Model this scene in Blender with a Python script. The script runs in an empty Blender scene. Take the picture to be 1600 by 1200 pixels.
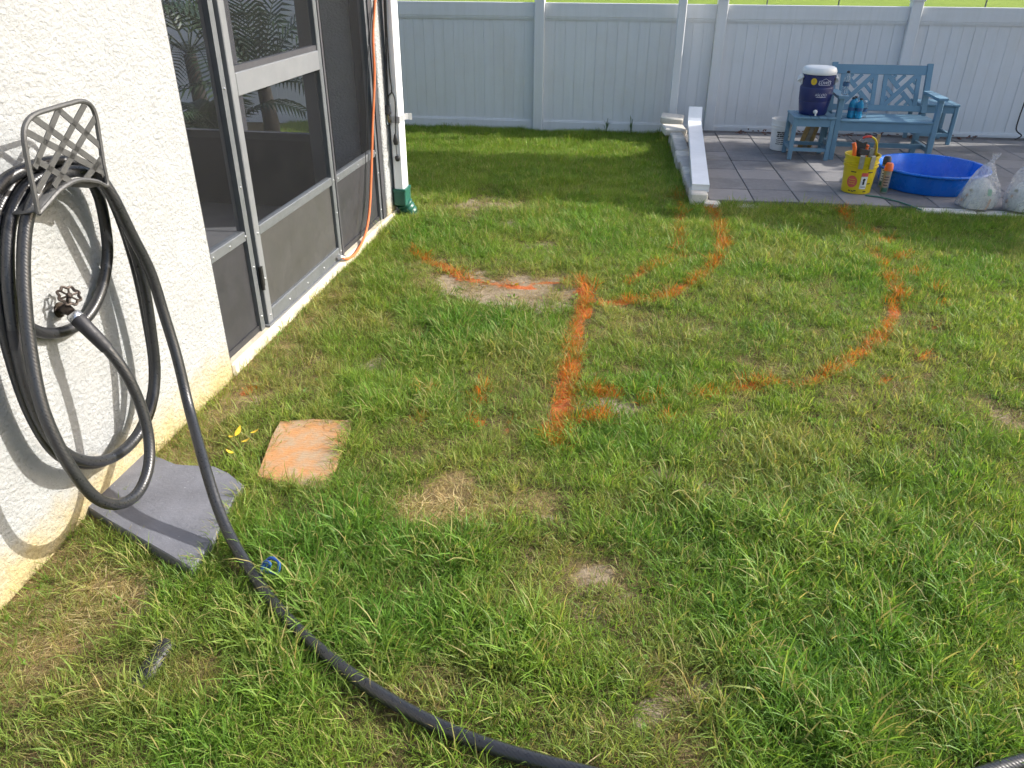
import bpy, bmesh, math, random
import numpy as np
from mathutils import Vector, Matrix
rnd = random.Random(7)
rng = np.random.default_rng(11)
SC = bpy.context.scene
COL = SC.collection

# ------------------------------------------------------------------ camera
F, PITCH, YAW, ROLL, CAMH = 1218.5, .504, -.136, .004, 2.0
_cy, _sy, _cp, _sp = math.cos(YAW), math.sin(YAW), math.cos(PITCH), math.sin(PITCH)
FWD = np.array([_sy*_cp, _cy*_cp, -_sp]); RIGHT = np.array([_cy, -_sy, 0.]); UP = np.cross(RIGHT, FWD)
RIGHT, UP = math.cos(ROLL)*RIGHT+math.sin(ROLL)*UP, -math.sin(ROLL)*RIGHT+math.cos(ROLL)*UP
CAM = np.array([0, 0, CAMH])
cd = bpy.data.cameras.new('camera'); cam = bpy.data.objects.new('camera', cd); COL.objects.link(cam)
cd.sensor_fit = 'HORIZONTAL'; cd.sensor_width = 36; cd.lens = F/1600*36
cd.clip_start = .02; cd.clip_end = 2000
m = Matrix.Identity(4)
for i in range(3):
    m[i][0], m[i][1], m[i][2], m[i][3] = RIGHT[i], UP[i], -FWD[i], CAM[i]
cam.matrix_world = m
SC.camera = cam

# ------------------------------------------------------------------ light
SUN = Vector((1.01, .265, .63)).normalized()        # direction towards the sun
world = bpy.data.worlds.new('World'); SC.world = world; world.use_nodes = True
wn = world.node_tree.nodes; bg = wn['Background']
sky = wn.new('ShaderNodeTexSky'); sky.sky_type = 'NISHITA'; sky.sun_disc = False
sky.sun_elevation = math.asin(SUN.z); sky.sun_rotation = math.atan2(SUN.x, SUN.y)
sky.air_density = 1.0; sky.dust_density = 3.2; sky.ozone_density = 1.0
world.node_tree.links.new(sky.outputs[0], bg.inputs[0]); bg.inputs[1].default_value = .15
sl = bpy.data.lights.new('sun', 'SUN'); sl.energy = 3.7; sl.angle = math.radians(.53); sl.color = (1, .965, .905)
so = bpy.data.objects.new('sun', sl); COL.objects.link(so); so.location = (12, 4, 9)
so.rotation_euler = SUN.to_track_quat('Z', 'Y').to_euler()
SC.view_settings.view_transform = 'Standard'; SC.view_settings.look = 'None'
SC.view_settings.exposure = .84; SC.view_settings.gamma = 1
try: SC.view_settings.use_curve_mapping = False
except Exception: pass

cy_ = SC.cycles; cy_.use_adaptive_sampling = True; cy_.adaptive_threshold = .03; cy_.max_bounces = 5; cy_.diffuse_bounces = 2; cy_.glossy_bounces = 2; cy_.transmission_bounces = 4; cy_.transparent_max_bounces = 8; cy_.caustics_reflective = False; cy_.caustics_refractive = False
# ------------------------------------------------------------------ pixel helpers (photo pixel -> place in the yard)
def ray(u, v):
    d = FWD*F+RIGHT*(u-800)+UP*(600-v); return d/np.linalg.norm(d)
def gp(u, v, z=0.): d = ray(u, v); return CAM+d*(z-CAMH)/d[2]
def at_y(u, v, Y): d = ray(u, v); return CAM+d*Y/d[1]
A = .035
W0 = np.array([-2.0, 3.516, 0]); WD = np.array([math.sin(A), math.cos(A), 0]); WN = np.array([math.cos(A), -math.sin(A), 0])
def wp(s, o, z): return W0+WD*s+WN*o+np.array([0, 0, z])
def wallpx(u, v, o=0.):
    d = ray(u, v); n = WN; p0 = W0+WN*o
    return CAM+d*((p0-CAM)@n)/(d@n)
def wall_so(p): q = np.array(p)-W0; return float(q@WD), float(q@WN), float(p[2])
def proj(P):
    q = P-CAM; zz = q@FWD
    return 800+F*(q@RIGHT)/zz, 600-F*(q@UP)/zz, zz

# ------------------------------------------------------------------ numpy noise
_perm = rng.random((256, 256))
def vnoise(x, y, s, seed=0):
    x = np.asarray(x)/s+seed*17.3; y = np.asarray(y)/s+seed*31.7
    xi = np.floor(x).astype(int); yi = np.floor(y).astype(int); fx = x-xi; fy = y-yi
    fx = fx*fx*(3-2*fx); fy = fy*fy*(3-2*fy)
    g = lambda a, b: _perm[a % 256, b % 256]
    return (g(xi, yi)*(1-fx)+g(xi+1, yi)*fx)*(1-fy)+(g(xi, yi+1)*(1-fx)+g(xi+1, yi+1)*fx)*fy
def fbm(x, y, s, seed=0, oct=3):
    t = 0; a = 1; n = 0
    for i in range(oct): t = t+a*vnoise(x, y, s/2**i, seed+i*5); n += a; a *= .5
    return t/n
def sst(a, b, x): t = np.clip((x-a)/(b-a), 0, 1); return t*t*(3-2*t)

# ------------------------------------------------------------------ mesh builder
class MB:
    def __init__(self, M=None): self.v = []; self.f = []; self.M = M; self.uv = None
    def add(self, vs, fs):
        b = len(self.v)
        for p in vs:
            p = Vector(p)
            self.v.append(tuple(self.M @ p) if self.M else tuple(p))
        self.f += [tuple(i+b for i in f) for f in fs]; return self
    def box(self, x0, x1, y0, y1, z0, z1, bev=0.):
        if bev <= 0:
            vs = [(x, y, z) for z in (z0, z1) for y in (y0, y1) for x in (x0, x1)]
            return self.add(vs, [(0, 2, 3, 1), (4, 5, 7, 6), (0, 1, 5, 4), (2, 6, 7, 3), (0, 4, 6, 2), (1, 3, 7, 5)])
        b = bev
        ring = lambda z, i: [(x0+i, y0+b, z), (x0+b, y0+i, z), (x1-b, y0+i, z), (x1-i, y0+b, z), (x1-i, y1-b, z), (x1-b, y1-i, z), (x0+b, y1-i, z), (x0+i, y1-b, z)]
        rs = [ring(z0, b), ring(z0+b, 0), ring(z1-b, 0), ring(z1, b)]
        def inset(z): return [(x0+b, y0+b, z)]*2+[(x1-b, y0+b, z)]*2+[(x1-b, y1-b, z)]*2+[(x0+b, y1-b, z)]*2
        rs[0] = [(x0+b, y0+b+b*.4, z0), (x0+b+b*.4, y0+b, z0), (x1-b-b*.4, y0+b, z0), (x1-b, y0+b+b*.4, z0), (x1-b, y1-b-b*.4, z0), (x1-b-b*.4, y1-b, z0), (x0+b+b*.4, y1-b, z0), (x0+b, y1-b-b*.4, z0)]
        rs[3] = [(x, y, z1) for x, y, _ in rs[0]]
        vs = sum(rs, []); fs = []
        for k in range(3):
            for i in range(8): j = (i+1) % 8; fs.append((k*8+i, k*8+j, k*8+8+j, k*8+8+i))
        fs.append(tuple(range(7, -1, -1))); fs.append(tuple(range(24, 32)))
        return self.add(vs, fs)
    def bar(self, p, q, w, t, up=(0, 0, 1)):
        p = Vector(p); q = Vector(q); d = (q-p).normalized(); s = d.cross(Vector(up))
        if s.length < 1e-4: s = d.cross(Vector((1, 0, 0)))
        s.normalize(); n = s.cross(d)
        vs = [c+s*a*w/2+n*b*t/2 for c in (p, q) for a, b in ((-1, -1), (1, -1), (1, 1), (-1, 1))]
        return self.add(vs, [(0, 1, 2, 3), (7, 6, 5, 4), (0, 4, 5, 1), (1, 5, 6, 2), (2, 6, 7, 3), (3, 7, 4, 0)])
    def tube(self, pts, r, n=10, cap=True):
        P = [Vector(p) for p in pts]; k = len(P); rr = r if isinstance(r, (list, tuple)) else [r]*k
        T = [(P[min(i+1, k-1)]-P[max(i-1, 0)]).normalized() for i in range(k)]
        a = Vector((0, 0, 1)) if abs(T[0].z) < .9 else Vector((1, 0, 0))
        u = T[0].cross(a).normalized(); vs = []; fs = []
        for i in range(k):
            u = (u-T[i]*u.dot(T[i])).normalized(); w = T[i].cross(u)
            for j in range(n):
                t = 2*math.pi*j/n; vs.append(P[i]+(u*math.cos(t)+w*math.sin(t))*rr[i])
        for i in range(k-1):
            for j in range(n): j2 = (j+1) % n; fs.append((i*n+j, i*n+j2, (i+1)*n+j2, (i+1)*n+j))
        if cap: fs.append(tuple(range(n-1, -1, -1))); fs.append(tuple(range((k-1)*n, k*n)))
        return self.add(vs, fs)
    def lathe(self, prof, c=(0, 0, 0), n=32, cap0=True, cap1=True, axis=None, wob=None):
        c = Vector(c); R = axis.to_track_quat('Z', 'Y').to_matrix() if axis is not None else Matrix.Identity(3)
        vs = []; fs = []
        for i, (r, z) in enumerate(prof):
            for j in range(n):
                t = 2*math.pi*j/n; q = r*(wob(t, i) if wob else 1)
                vs.append(c+R @ Vector((q*math.cos(t), q*math.sin(t), z)))
        for i in range(len(prof)-1):
            for j in range(n): j2 = (j+1) % n; fs.append((i*n+j, i*n+j2, (i+1)*n+j2, (i+1)*n+j))
        k = len(prof)
        if cap0: fs.append(tuple(range(n-1, -1, -1)))
        if cap1: fs.append(tuple(range((k-1)*n, k*n)))
        return self.add(vs, fs)
    def prism(self, poly, z0, z1, top=None):
        n = len(poly); top = top or poly
        vs = [(x, y, z0) for x, y in poly]+[(x, y, z1) for x, y in top]
        fs = [tuple(range(n-1, -1, -1)), tuple(range(n, 2*n))]+[(i, (i+1) % n, n+(i+1) % n, n+i) for i in range(n)]
        return self.add(vs, fs)
    def build(self, name, mat, parent=None, smooth=False, loc=None, angle=40):
        """world-space verts; stored relative to the parent chain's origin (or to loc for a top-level mesh)"""
        off = Vector(loc) if loc is not None else Vector((0, 0, 0))
        if parent is not None: off = world_off(parent)
        me = bpy.data.meshes.new(name); me.from_pydata([tuple(Vector(p)-off) for p in self.v], [], self.f)
        bm = bmesh.new(); bm.from_mesh(me); bmesh.ops.recalc_face_normals(bm, faces=bm.faces); bm.to_mesh(me); bm.free()
        if smooth:
            me.polygons.foreach_set('use_smooth', [True]*len(me.polygons))
            try: me.set_sharp_from_angle(angle=math.radians(angle))
            except Exception: pass
        o = bpy.data.objects.new(name, me); COL.objects.link(o)
        if mat is not None: me.materials.append(M[mat] if isinstance(mat, str) else mat)
        if parent is not None: o.parent = parent
        elif loc is not None: o.location = loc
        return o
def world_off(o):
    v = Vector((0, 0, 0))
    while o is not None: v += Vector(o.location); o = o.parent
    return v
def tag(o, label=None, cat=None, group=None, kind=None):
    if label: o['label'] = label
    if cat: o['category'] = cat
    if group: o['group'] = group
    if kind: o['kind'] = kind
    return o
def thing(name, loc, label, cat, group=None):
    o = bpy.data.objects.new(name, None); COL.objects.link(o); o.location = tuple(float(c) for c in loc); o.empty_display_size = .1
    return tag(o, label, cat, group)
def copy_tree(o, parent=None):
    c = o.copy(); COL.objects.link(c); c.parent = parent
    for ch in [x for x in o.children]: copy_tree(ch, c)
    return c
def catmull(P, per=8):
    P = [Vector(p) for p in P]; out = []
    Q = [P[0]*2-P[1]]+P+[P[-1]*2-P[-2]]
    for i in range(1, len(Q)-2):
        a, b, c, d = Q[i-1:i+3]
        for k in range(per):
            t = k/per
            out.append(.5*((2*b)+(c-a)*t+(2*a-5*b+4*c-d)*t*t+(3*b-a-3*c+d)*t**3))
    out.append(P[-1]); return out

# ------------------------------------------------------------------ materials
M = {}
class N:
    def __init__(self, name):
        self.mat = bpy.data.materials.new(name); self.mat.use_nodes = True
        self.nt = self.mat.node_tree; self.n = self.nt.nodes; self.b = self.n['Principled BSDF']; self.out = self.n['Material Output']; M[name] = self.mat
    def new(self, t, **kw):
        x = self.n.new(t)
        for k, v in kw.items(): setattr(x, k, v)
        return x
    def link(self, a, b): self.nt.links.new(a, b)
    def coord(self, kind='Object'): return self.new('ShaderNodeTexCoord').outputs[kind]
    def noise(self, scale, detail=4, rough=.6, vec=None, dist=0):
        x = self.new('ShaderNodeTexNoise'); x.inputs['Scale'].default_value = scale; x.inputs['Detail'].default_value = detail
        x.inputs['Roughness'].default_value = rough; x.inputs['Distortion'].default_value = dist
        if vec is not None: self.link(vec, x.inputs['Vector'])
        return x.outputs['Fac']
    def ramp(self, fac, stops):
        x = self.new('ShaderNodeValToRGB'); e = x.color_ramp.elements
        while len(e) < len(stops): e.new(.5)
        for i, (p, c) in enumerate(stops): e[i].position = p; e[i].color = (c if len(c) == 4 else (*c, 1)) if hasattr(c, '__len__') else (c, c, c, 1)
        self.link(fac, x.inputs[0]); return x.outputs[0]
    def mix(self, fac, a, b, mode='MIX'):
        x = self.new('ShaderNodeMix', data_type='RGBA', blend_type=mode)
        for s, v in ((x.inputs[0], fac), (x.inputs[6], a), (x.inputs[7], b)):
            if hasattr(v, 'links') or isinstance(v, bpy.types.NodeSocket): self.link(v, s)
            elif hasattr(v, '__len__'): s.default_value = (*v[:3], 1)
            else: s.default_value = v
        return x.outputs[2]
    def math(self, op, a, b=0., c=None):
        x = self.new('ShaderNodeMath', operation=op)
        for s, v in zip(x.inputs, (a, b) if c is None else (a, b, c)):
            if isinstance(v, bpy.types.NodeSocket): self.link(v, s)
            else: s.default_value = v
        return x.outputs[0]
    def bump(self, h, strength, dist=.01):
        x = self.new('ShaderNodeBump'); x.inputs['Strength'].default_value = strength; x.inputs['Distance'].default_value = dist
        self.link(h, x.inputs['Height']); self.link(x.outputs[0], self.b.inputs['Normal']); return x
def plain(name, col, rough=.5, var=.15, scale=12., bump=0., bscale=60., metal=0., spec=.5, trans=0., dirt=0., alpha=1.):
    k = N(name); tc = k.coord()
    n1 = k.noise(scale, 4, .6, tc)
    lo = [c*(1-var) for c in col]; hi = [min(1, c*(1+var)) for c in col]
    c = k.ramp(n1, [(.3, lo), (.7, hi)])
    if dirt > 0:
        d = k.ramp(k.noise(scale*.35, 6, .7, tc), [(.5, 0.), (.75, dirt)])
        c = k.mix(d, c, [x*.35+.04 for x in col])
    k.link(c, k.b.inputs['Base Color'])
    r = k.ramp(k.noise(scale*2.3, 3, .6, tc), [(.3, max(0, rough-.1)), (.7, min(1, rough+.1))]); k.link(r, k.b.inputs['Roughness'])
    k.b.inputs['Metallic'].default_value = metal; k.b.inputs['Specular IOR Level'].default_value = spec
    k.b.inputs['Transmission Weight'].default_value = trans
    k.b.inputs['Alpha'].default_value = alpha
    if bump: k.bump(k.noise(bscale, 5, .65, tc), bump, .01)
    return k
# stucco: knock-down relief, rusty yellow irrigation stain near the base
k = N('stucco'); tc = k.coord('Generated'); pos = k.new('ShaderNodeNewGeometry').outputs['Position']
mp = k.new('ShaderNodeMapping'); k.link(pos, mp.inputs[0]); mp.inputs['Scale'].default_value = (1, 1, 1.3)
n1 = k.noise(58, 6, .62, mp.outputs[0], .5); n2 = k.noise(9, 4, .6, pos); n3 = k.noise(120, 3, .6, pos)
vor = k.new('ShaderNodeTexVoronoi', feature='SMOOTH_F1'); vor.inputs['Scale'].default_value = 44; k.link(mp.outputs[0], vor.inputs['Vector'])
h = k.math('ADD', k.math('MULTIPLY', n1, 1.0), k.math('MULTIPLY', n3, .25)); h = k.math('ADD', h, k.math('MULTIPLY', vor.outputs['Distance'], -.5))
k.bump(h, .8, .017)
sep = k.new('ShaderNodeSeparateXYZ'); k.link(pos, sep.inputs[0])
zz = k.math('ADD', sep.outputs[2], k.math('MULTIPLY', k.math('SUBTRACT', n2, .5), .24))
stain = k.ramp(zz, [(.0, 1.), (.05, .85), (.12, .5), (.22, 0.)])
base = k.mix(k.ramp(n2, [(.3, 0.), (.7, 1.)]), (.37, .378, .376), (.42, .428, .428))
base = k.mix(k.math('MULTIPLY', stain, .8), base, (.50, .385, .15))
base = k.mix(k.math('MULTIPLY', k.ramp(k.noise(2.2, 6, .7, pos), [(.48, 0.), (.75, 1.)]), .35), base, (.36, .36, .34)); base = k.mix(k.math('MULTIPLY', k.math('MULTIPLY', stain, k.ramp(n1, [(.5, 0.), (.62, 1.)])), .4), base, (.26, .20, .11))
k.link(base, k.b.inputs['Base Color']); k.b.inputs['Roughness'].default_value = .9; k.b.inputs['Specular IOR Level'].default_value = .2
# concrete kinds
k = plain('slab_edge', (.62, .55, .42), .9, .14, 7, .5, 45, dirt=.5)
k = N('paver'); tc = k.coord(); oi = k.new('ShaderNodeObjectInfo')
n1 = k.noise(16, 6, .7, tc); n2 = k.noise(180, 2, .6, tc); pos = k.new('ShaderNodeNewGeometry').outputs['Position']; n3 = k.noise(1.3, 5, .65, pos)
c = k.mix(k.ramp(n1, [(.3, 0.), (.7, 1.)]), (.135, .13, .13), (.22, .212, .21)); c = k.mix(k.ramp(n2, [(.35, .5), (.65, 0.)]), c, (.15, .15, .155))
c = k.mix(k.math('MULTIPLY', oi.outputs['Random'], .65), c, (.32, .30, .285)); c = k.mix(k.ramp(n3, [(.48, 0.), (.68, .7)]), c, (.10, .095, .088))
k.link(c, k.b.inputs['Base Color']); k.b.inputs['Roughness'].default_value = .88; k.bump(n2, .4, .004)
plain('paver_joint', (.10, .095, .09), .95, .3, 20)
plain('brick', (.52, .49, .44), .92, .16, 9, .6, 55, dirt=.45)
plain('brick_pale', (.70, .65, .56), .92, .14, 12, .6, 50, dirt=.2)
k = plain('slate_slab', (.155, .158, .18), .7, .2, 5, .25, 60)
spk = k.ramp(k.noise(70, 2, .5, k.coord()), [(.70, 0.), (.74, 1.)]); old = k.b.inputs['Base Color'].links[0].from_socket
k.link(k.mix(k.math('MULTIPLY', spk, .5), old, (.45, .45, .46)), k.b.inputs['Base Color'])
k = N('painted_stone'); tc = k.coord(); n1 = k.noise(11, 6, .7, tc); wv = k.new('ShaderNodeTexWave'); k.link(tc, wv.inputs[0]); wv.inputs['Scale'].default_value = 17; wv.inputs['Distortion'].default_value = 6; wv.inputs['Detail'].default_value = 3
wv.bands_direction = 'Y'; n5 = k.noise(120, 2, .6, tc)
c = k.mix(k.ramp(n1, [(.42, 0.), (.62, 1.)]), (.46, .225, .085), (.37, .28, .18)); c = k.mix(k.ramp(wv.outputs[0], [(.0, .16), (.25, 0.)]), c, (.40, .18, .08))
c = k.mix(k.ramp(n5, [(.35, .3), (.6, 0.)]), c, (.42, .25, .14))
sx = k.new('ShaderNodeSeparateXYZ'); k.link(tc, sx.inputs[0])
k.link(c, k.b.inputs['Base Color']); k.b.inputs['Roughness'].default_value = .9; k.bump(k.math('ADD', n1, k.math('MULTIPLY', wv.outputs[0], .08)), .6, .01)
# vinyl, metal, paint
k = N('vinyl'); tc = k.new('ShaderNodeNewGeometry').outputs['Position']; mp = k.new('ShaderNodeMapping'); k.link(tc, mp.inputs[0]); mp.inputs['Scale'].default_value = (14, 14, .8)
st = k.ramp(k.noise(1., 6, .7, mp.outputs[0]), [(.45, 0.), (.8, .55)]); bl = k.ramp(k.noise(1.1, 5, .7, tc), [(.48, 0.), (.75, .6)])
c = k.mix(st, (.74, .745, .75), (.62, .63, .60)); c = k.mix(bl, c, (.66, .635, .60)); k.link(c, k.b.inputs['Base Color']); k.b.inputs['Roughness'].default_value = .42
plain('white_paint', (.82, .83, .84), .4, .05, 6, .05, 40, dirt=.12)
plain('bronze_trim', (.055, .055, .062), .55, .1, 8)
k = plain('frame_grey', (.15, .16, .17), .42, .1, 10, metal=.25, dirt=.25)
plain('frame_light', (.20, .207, .218), .42, .07, 6, metal=.1, dirt=.2)
plain('kick_grey', (.056, .055, .053), .55, .08, 3, dirt=.12)
plain('kick_dark', (.032, .032, .036), .55, .08, 3, dirt=.1)
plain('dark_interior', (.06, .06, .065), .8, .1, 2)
plain('grey_interior', (.16, .16, .165), .85, .08, 2)
k = N('insect_screen'); tr = k.new('ShaderNodeBsdfTransparent'); tr.inputs[0].default_value = (.96, .97, 1, 1)
k.b.inputs['Base Color'].default_value = (.03, .031, .034, 1); k.b.inputs['Roughness'].default_value = .6
mx = k.new('ShaderNodeMixShader'); nn = k.ramp(k.noise(3, 4, .6, k.coord()), [(.3, .20), (.7, .27)]); k.link(nn, mx.inputs[0])
k.link(tr.outputs[0], mx.inputs[1]); k.link(k.b.outputs[0], mx.inputs[2]); k.link(mx.outputs[0], k.out.inputs[0])
k = plain('hose', (.022, .023, .026), .34, .15, 40, 0, 0, spec=.6)
wv = k.new('ShaderNodeTexWave'); wv.inputs['Scale'].default_value = 42; k.link(k.coord(), wv.inputs[0]); wv.bands_direction = 'DIAGONAL'; k.bump(wv.outputs[0], .12, .003)
plain('hose_collar', (.018, .018, .022), .55, .2, 30)
plain('steel', (.62, .63, .64), .3, .1, 30, metal=.9)
plain('bronze', (.065, .052, .045), .45, .3, 40, .3, 90, metal=.8)
k = plain('hanger_grey', (.085, .085, .085), .5, .12, 30, .15, 140, metal=.3)
plain('black_rubber', (.015, .015, .016), .5, .2, 20)
plain('green_plastic', (.016, .105, .075), .42, .15, 12)
plain('orange_cord', (.66, .17, .055), .5, .1, 20)
plain('tape', (.42, .43, .44), .35, .1, 20, metal=.2)
k = N('bulb_glass'); k.b.inputs['Base Color'].default_value = (1, .93, .8, 1); k.b.inputs['Transmission Weight'].default_value = 1; k.b.inputs['Roughness'].default_value = .03
_n = k.ramp(k.noise(8, 2, .5, k.coord()), [(0, (.95, .86, .7)), (1, (1, .95, .86))]); k.link(_n, k.b.inputs['Base Color'])
plain('brass_filament', (.6, .4, .15), .4, .1, 10, metal=.8)
plain('blue_poly', (.145, .265, .35), .5, .07, 6, .08, 60)
plain('navy', (.012, .022, .115), .38, .12, 5)
plain('cooler_white', (.80, .80, .77), .4, .05, 5, dirt=.1)
plain('white_plastic', (.74, .74, .72), .42, .06, 6, dirt=.18)
plain('yellow_plastic', (.66, .50, .010), .42, .08, 5, dirt=.2)
plain('sticker_yellow', (.75, .50, .02), .45, .08, 20)
plain('ink_black', (.02, .02, .02), .6, .1, 20)
plain('ink_white', (.75, .76, .80), .6, .05, 20)
plain('ink_red', (.60, .10, .08), .6, .1, 20)
plain('label_white', (.72, .71, .68), .6, .06, 20)
plain('pool_blue', (.007, .14, .60), .28, .12, 4, .05, 14)
plain('tool_orange', (.85, .16, .03), .45, .1, 10)
plain('tool_red', (.60, .06, .04), .45, .1, 10)
plain('tool_dark', (.04, .04, .042), .5, .3, 30)
plain('tool_steel', (.34, .34, .33), .4, .25, 25, metal=.6, dirt=.5)
plain('tool_wood', (.30, .22, .12), .75, .25, 30, .2, 80)
plain('canvas', (.36, .33, .26), .9, .18, 30, .4, 150)
plain('lumber', (.42, .28, .11), .8, .22, 20, .2, 60)
plain('can_grey', (.30, .30, .26), .4, .15, 20, metal=.4)
plain('can_green', (.05, .16, .11), .4, .2, 20)
k = plain('bottle_clear', (.85, .92, .95), .08, .02, 5); k.b.inputs['Transmission Weight'].default_value = .92; k.b.inputs['IOR'].default_value = 1.2
k = plain('bottle_blue', (.05, .42, .72), .12, .12, 20); k.b.inputs['Transmission Weight'].default_value = .45; k.b.inputs['IOR'].default_value = 1.25
plain('bottle_label', (.03, .10, .22), .4, .3, 60)
k = N('poly_bag'); tc = k.coord(); tr = k.new('ShaderNodeBsdfTransparent'); tl = k.new('ShaderNodeBsdfTranslucent'); tl.inputs[0].default_value = (.75, .77, .8, 1)
k.b.inputs['Base Color'].default_value = (.72, .74, .77, 1); k.b.inputs['Roughness'].default_value = .25
_n = k.ramp(k.noise(9, 4, .6, tc), [(.3, (.68, .70, .73)), (.7, (.82, .83, .85))]); k.link(_n, k.b.inputs['Base Color'])
m1 = k.new('ShaderNodeMixShader'); m1.inputs[0].default_value = .35; k.link(k.b.outputs[0], m1.inputs[1]); k.link(tl.outputs[0], m1.inputs[2])
m2 = k.new('ShaderNodeMixShader'); k.link(k.ramp(k.noise(14, 5, .7, tc, 1.), [(.35, .18), (.7, .55)]), m2.inputs[0]); k.link(tr.outputs[0], m2.inputs[1]); k.link(m1.outputs[0], m2.inputs[2]); k.link(m2.outputs[0], k.out.inputs[0])
k.bump(k.noise(22, 5, .7, tc, 2.), .8, .03)
plain('bag_content', (.66, .645, .60), .8, .08, 20, .2, 60)
plain('bag_print', (.40, .28, .22), .7, .35, 40)
plain('bag_print_green', (.26, .40, .31), .7, .2, 40)
plain('blue_strap', (.012, .075, .30), .45, .2, 20)
plain('yellow_leaf', (.72, .48, .03), .6, .2, 60)
plain('bark', (.16, .12, .09), .9, .3, 12, .8, 30)
plain('palm_trunk', (.045, .038, .03), .9, .3, 12, .6, 30)
plain('mulch', (.13, .055, .035), .9, .3, 30, .5, 60)
plain('galvanised', (.16, .17, .17), .5, .1, 6, metal=.5)
def leafmat(name, c0, c1, tr=.35):
    k = N(name); tc = k.new('ShaderNodeNewGeometry'); n = k.noise(2.5, 4, .6, tc.outputs['Position'])
    ri = tc.outputs['Random Per Island']; f = k.math('ADD', k.math('MULTIPLY', n, .6), k.math('MULTIPLY', ri, .4))
    c = k.ramp(f, [(.25, c0), (.75, c1)]); k.link(c, k.b.inputs['Base Color']); k.b.inputs['Roughness'].default_value = .45
    tl = k.new('ShaderNodeBsdfTranslucent'); k.link(c, tl.inputs[0]); mx = k.new('ShaderNodeMixShader'); mx.inputs[0].default_value = tr
    k.link(k.b.outputs[0], mx.inputs[1]); k.link(tl.outputs[0], mx.inputs[2]); k.link(mx.outputs[0], k.out.inputs[0])
leafmat('tree_leaf', (.03, .06, .015), (.09, .14, .03), .12); leafmat('palm_leaf', (.012, .028, .010), (.035, .07, .02), .15); leafmat('weed_leaf', (.06, .12, .02), (.12, .20, .04))
# grass blades: colour comes from each tuft, paler and drier at the foot
k = N('grass_blade'); ca = k.new('ShaderNodeAttribute', attribute_type='INSTANCER', attribute_name='tcol')
bt = k.new('ShaderNodeAttribute', attribute_type='GEOMETRY', attribute_name='bt'); br = k.new('ShaderNodeAttribute', attribute_type='GEOMETRY', attribute_name='br')
c = k.mix(k.ramp(br.outputs['Fac'], [(0., 0.), (.8, .5), (.93, .0)]), ca.outputs['Color'], (.13, .32, .06)); c = k.mix(.7, ca.outputs['Color'], c)
dry = k.ramp(br.outputs['Fac'], [(.93, 0.), (.95, .7)]); c = k.mix(dry, c, (.48, .38, .18))
c = k.mix(k.ramp(bt.outputs['Fac'], [(0., .55), (.35, 0.)]), c, (.27, .23, .11))
pt = k.new('ShaderNodeAttribute', attribute_type='INSTANCER', attribute_name='paint')
pm = k.math('MULTIPLY', pt.outputs['Fac'], k.ramp(bt.outputs['Fac'], [(.05, .45), (.4, 1.)]))
pm = k.math('MULTIPLY', pm, k.ramp(k.math('FRACT', k.math('MULTIPLY', br.outputs['Fac'], 37.7)), [(.18, .1), (.3, 1.)]))
c = k.mix(k.math('MULTIPLY', pm, .92), c, (.70, .15, .012))
k.link(c, k.b.inputs['Base Color']); k.b.inputs['Roughness'].default_value = .48; k.b.inputs['Specular IOR Level'].default_value = .28
tl = k.new('ShaderNodeBsdfTranslucent'); k.link(k.mix(.5, c, k.mix(1., c, (1.5, 1.35, .5), 'MULTIPLY')), tl.inputs[0]); mx = k.new('ShaderNodeMixShader'); mx.inputs[0].default_value = .48
k.link(k.b.outputs[0], mx.inputs[1]); k.link(tl.outputs[0], mx.inputs[2]); k.link(mx.outputs[0], k.out.inputs[0])
# ground: thatch, sand, paint by vertex attributes
k = N('lawn_soil'); pos = k.new('ShaderNodeNewGeometry').outputs['Position']
at = k.new('ShaderNodeAttribute', attribute_name='gmask'); sp = k.new('ShaderNodeSeparateColor'); k.link(at.outputs['Color'], sp.inputs[0])
n1 = k.noise(30, 6, .7, pos); n2 = k.noise(140, 4, .7, pos); n3 = k.noise(3, 5, .6, pos); n4 = k.noise(.12, 5, .6, pos)
that = k.mix(k.ramp(n1, [(.3, 0.), (.7, 1.)]), (.075, .065, .028), (.20, .15, .07))
far = k.mix(k.ramp(n4, [(.3, 0.), (.7, 1.)]), (.16, .24, .035), (.24, .32, .05))
that = k.mix(at.outputs['Alpha'], far, that)
sand = k.mix(k.ramp(n1, [(.35, 0.), (.65, 1.)]), (.30, .235, .16), (.56, .47, .36)); sand = k.mix(k.ramp(n2, [(.4, .55), (.6, 0.)]), sand, (.20, .15, .09))
sm = k.math('ADD', sp.outputs[0], k.math('MULTIPLY', k.math('SUBTRACT', n1, .5), .9)); c = k.mix(k.ramp(sm, [(.35, 0.), (.6, 1.)]), that, sand)
dm = k.math('ADD', sp.outputs[1], k.math('MULTIPLY', k.math('SUBTRACT', n2, .5), .9)); c = k.mix(k.ramp(dm, [(.4, 0.), (.7, .85)]), c, (.33, .24, .12))
pm = k.math('ADD', sp.outputs[2], k.math('MULTIPLY', k.math('SUBTRACT', n2, .5), .7)); c = k.mix(k.ramp(pm, [(.3, 0.), (.6, .92)]), c, (.62, .17, .055))
k.link(c, k.b.inputs['Base Color']); k.b.inputs['Roughness'].default_value = .95; k.b.inputs['Specular IOR Level'].default_value = .15
k.bump(k.math('ADD', n1, k.math('MULTIPLY', n2, .5)), .9, .03)

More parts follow.
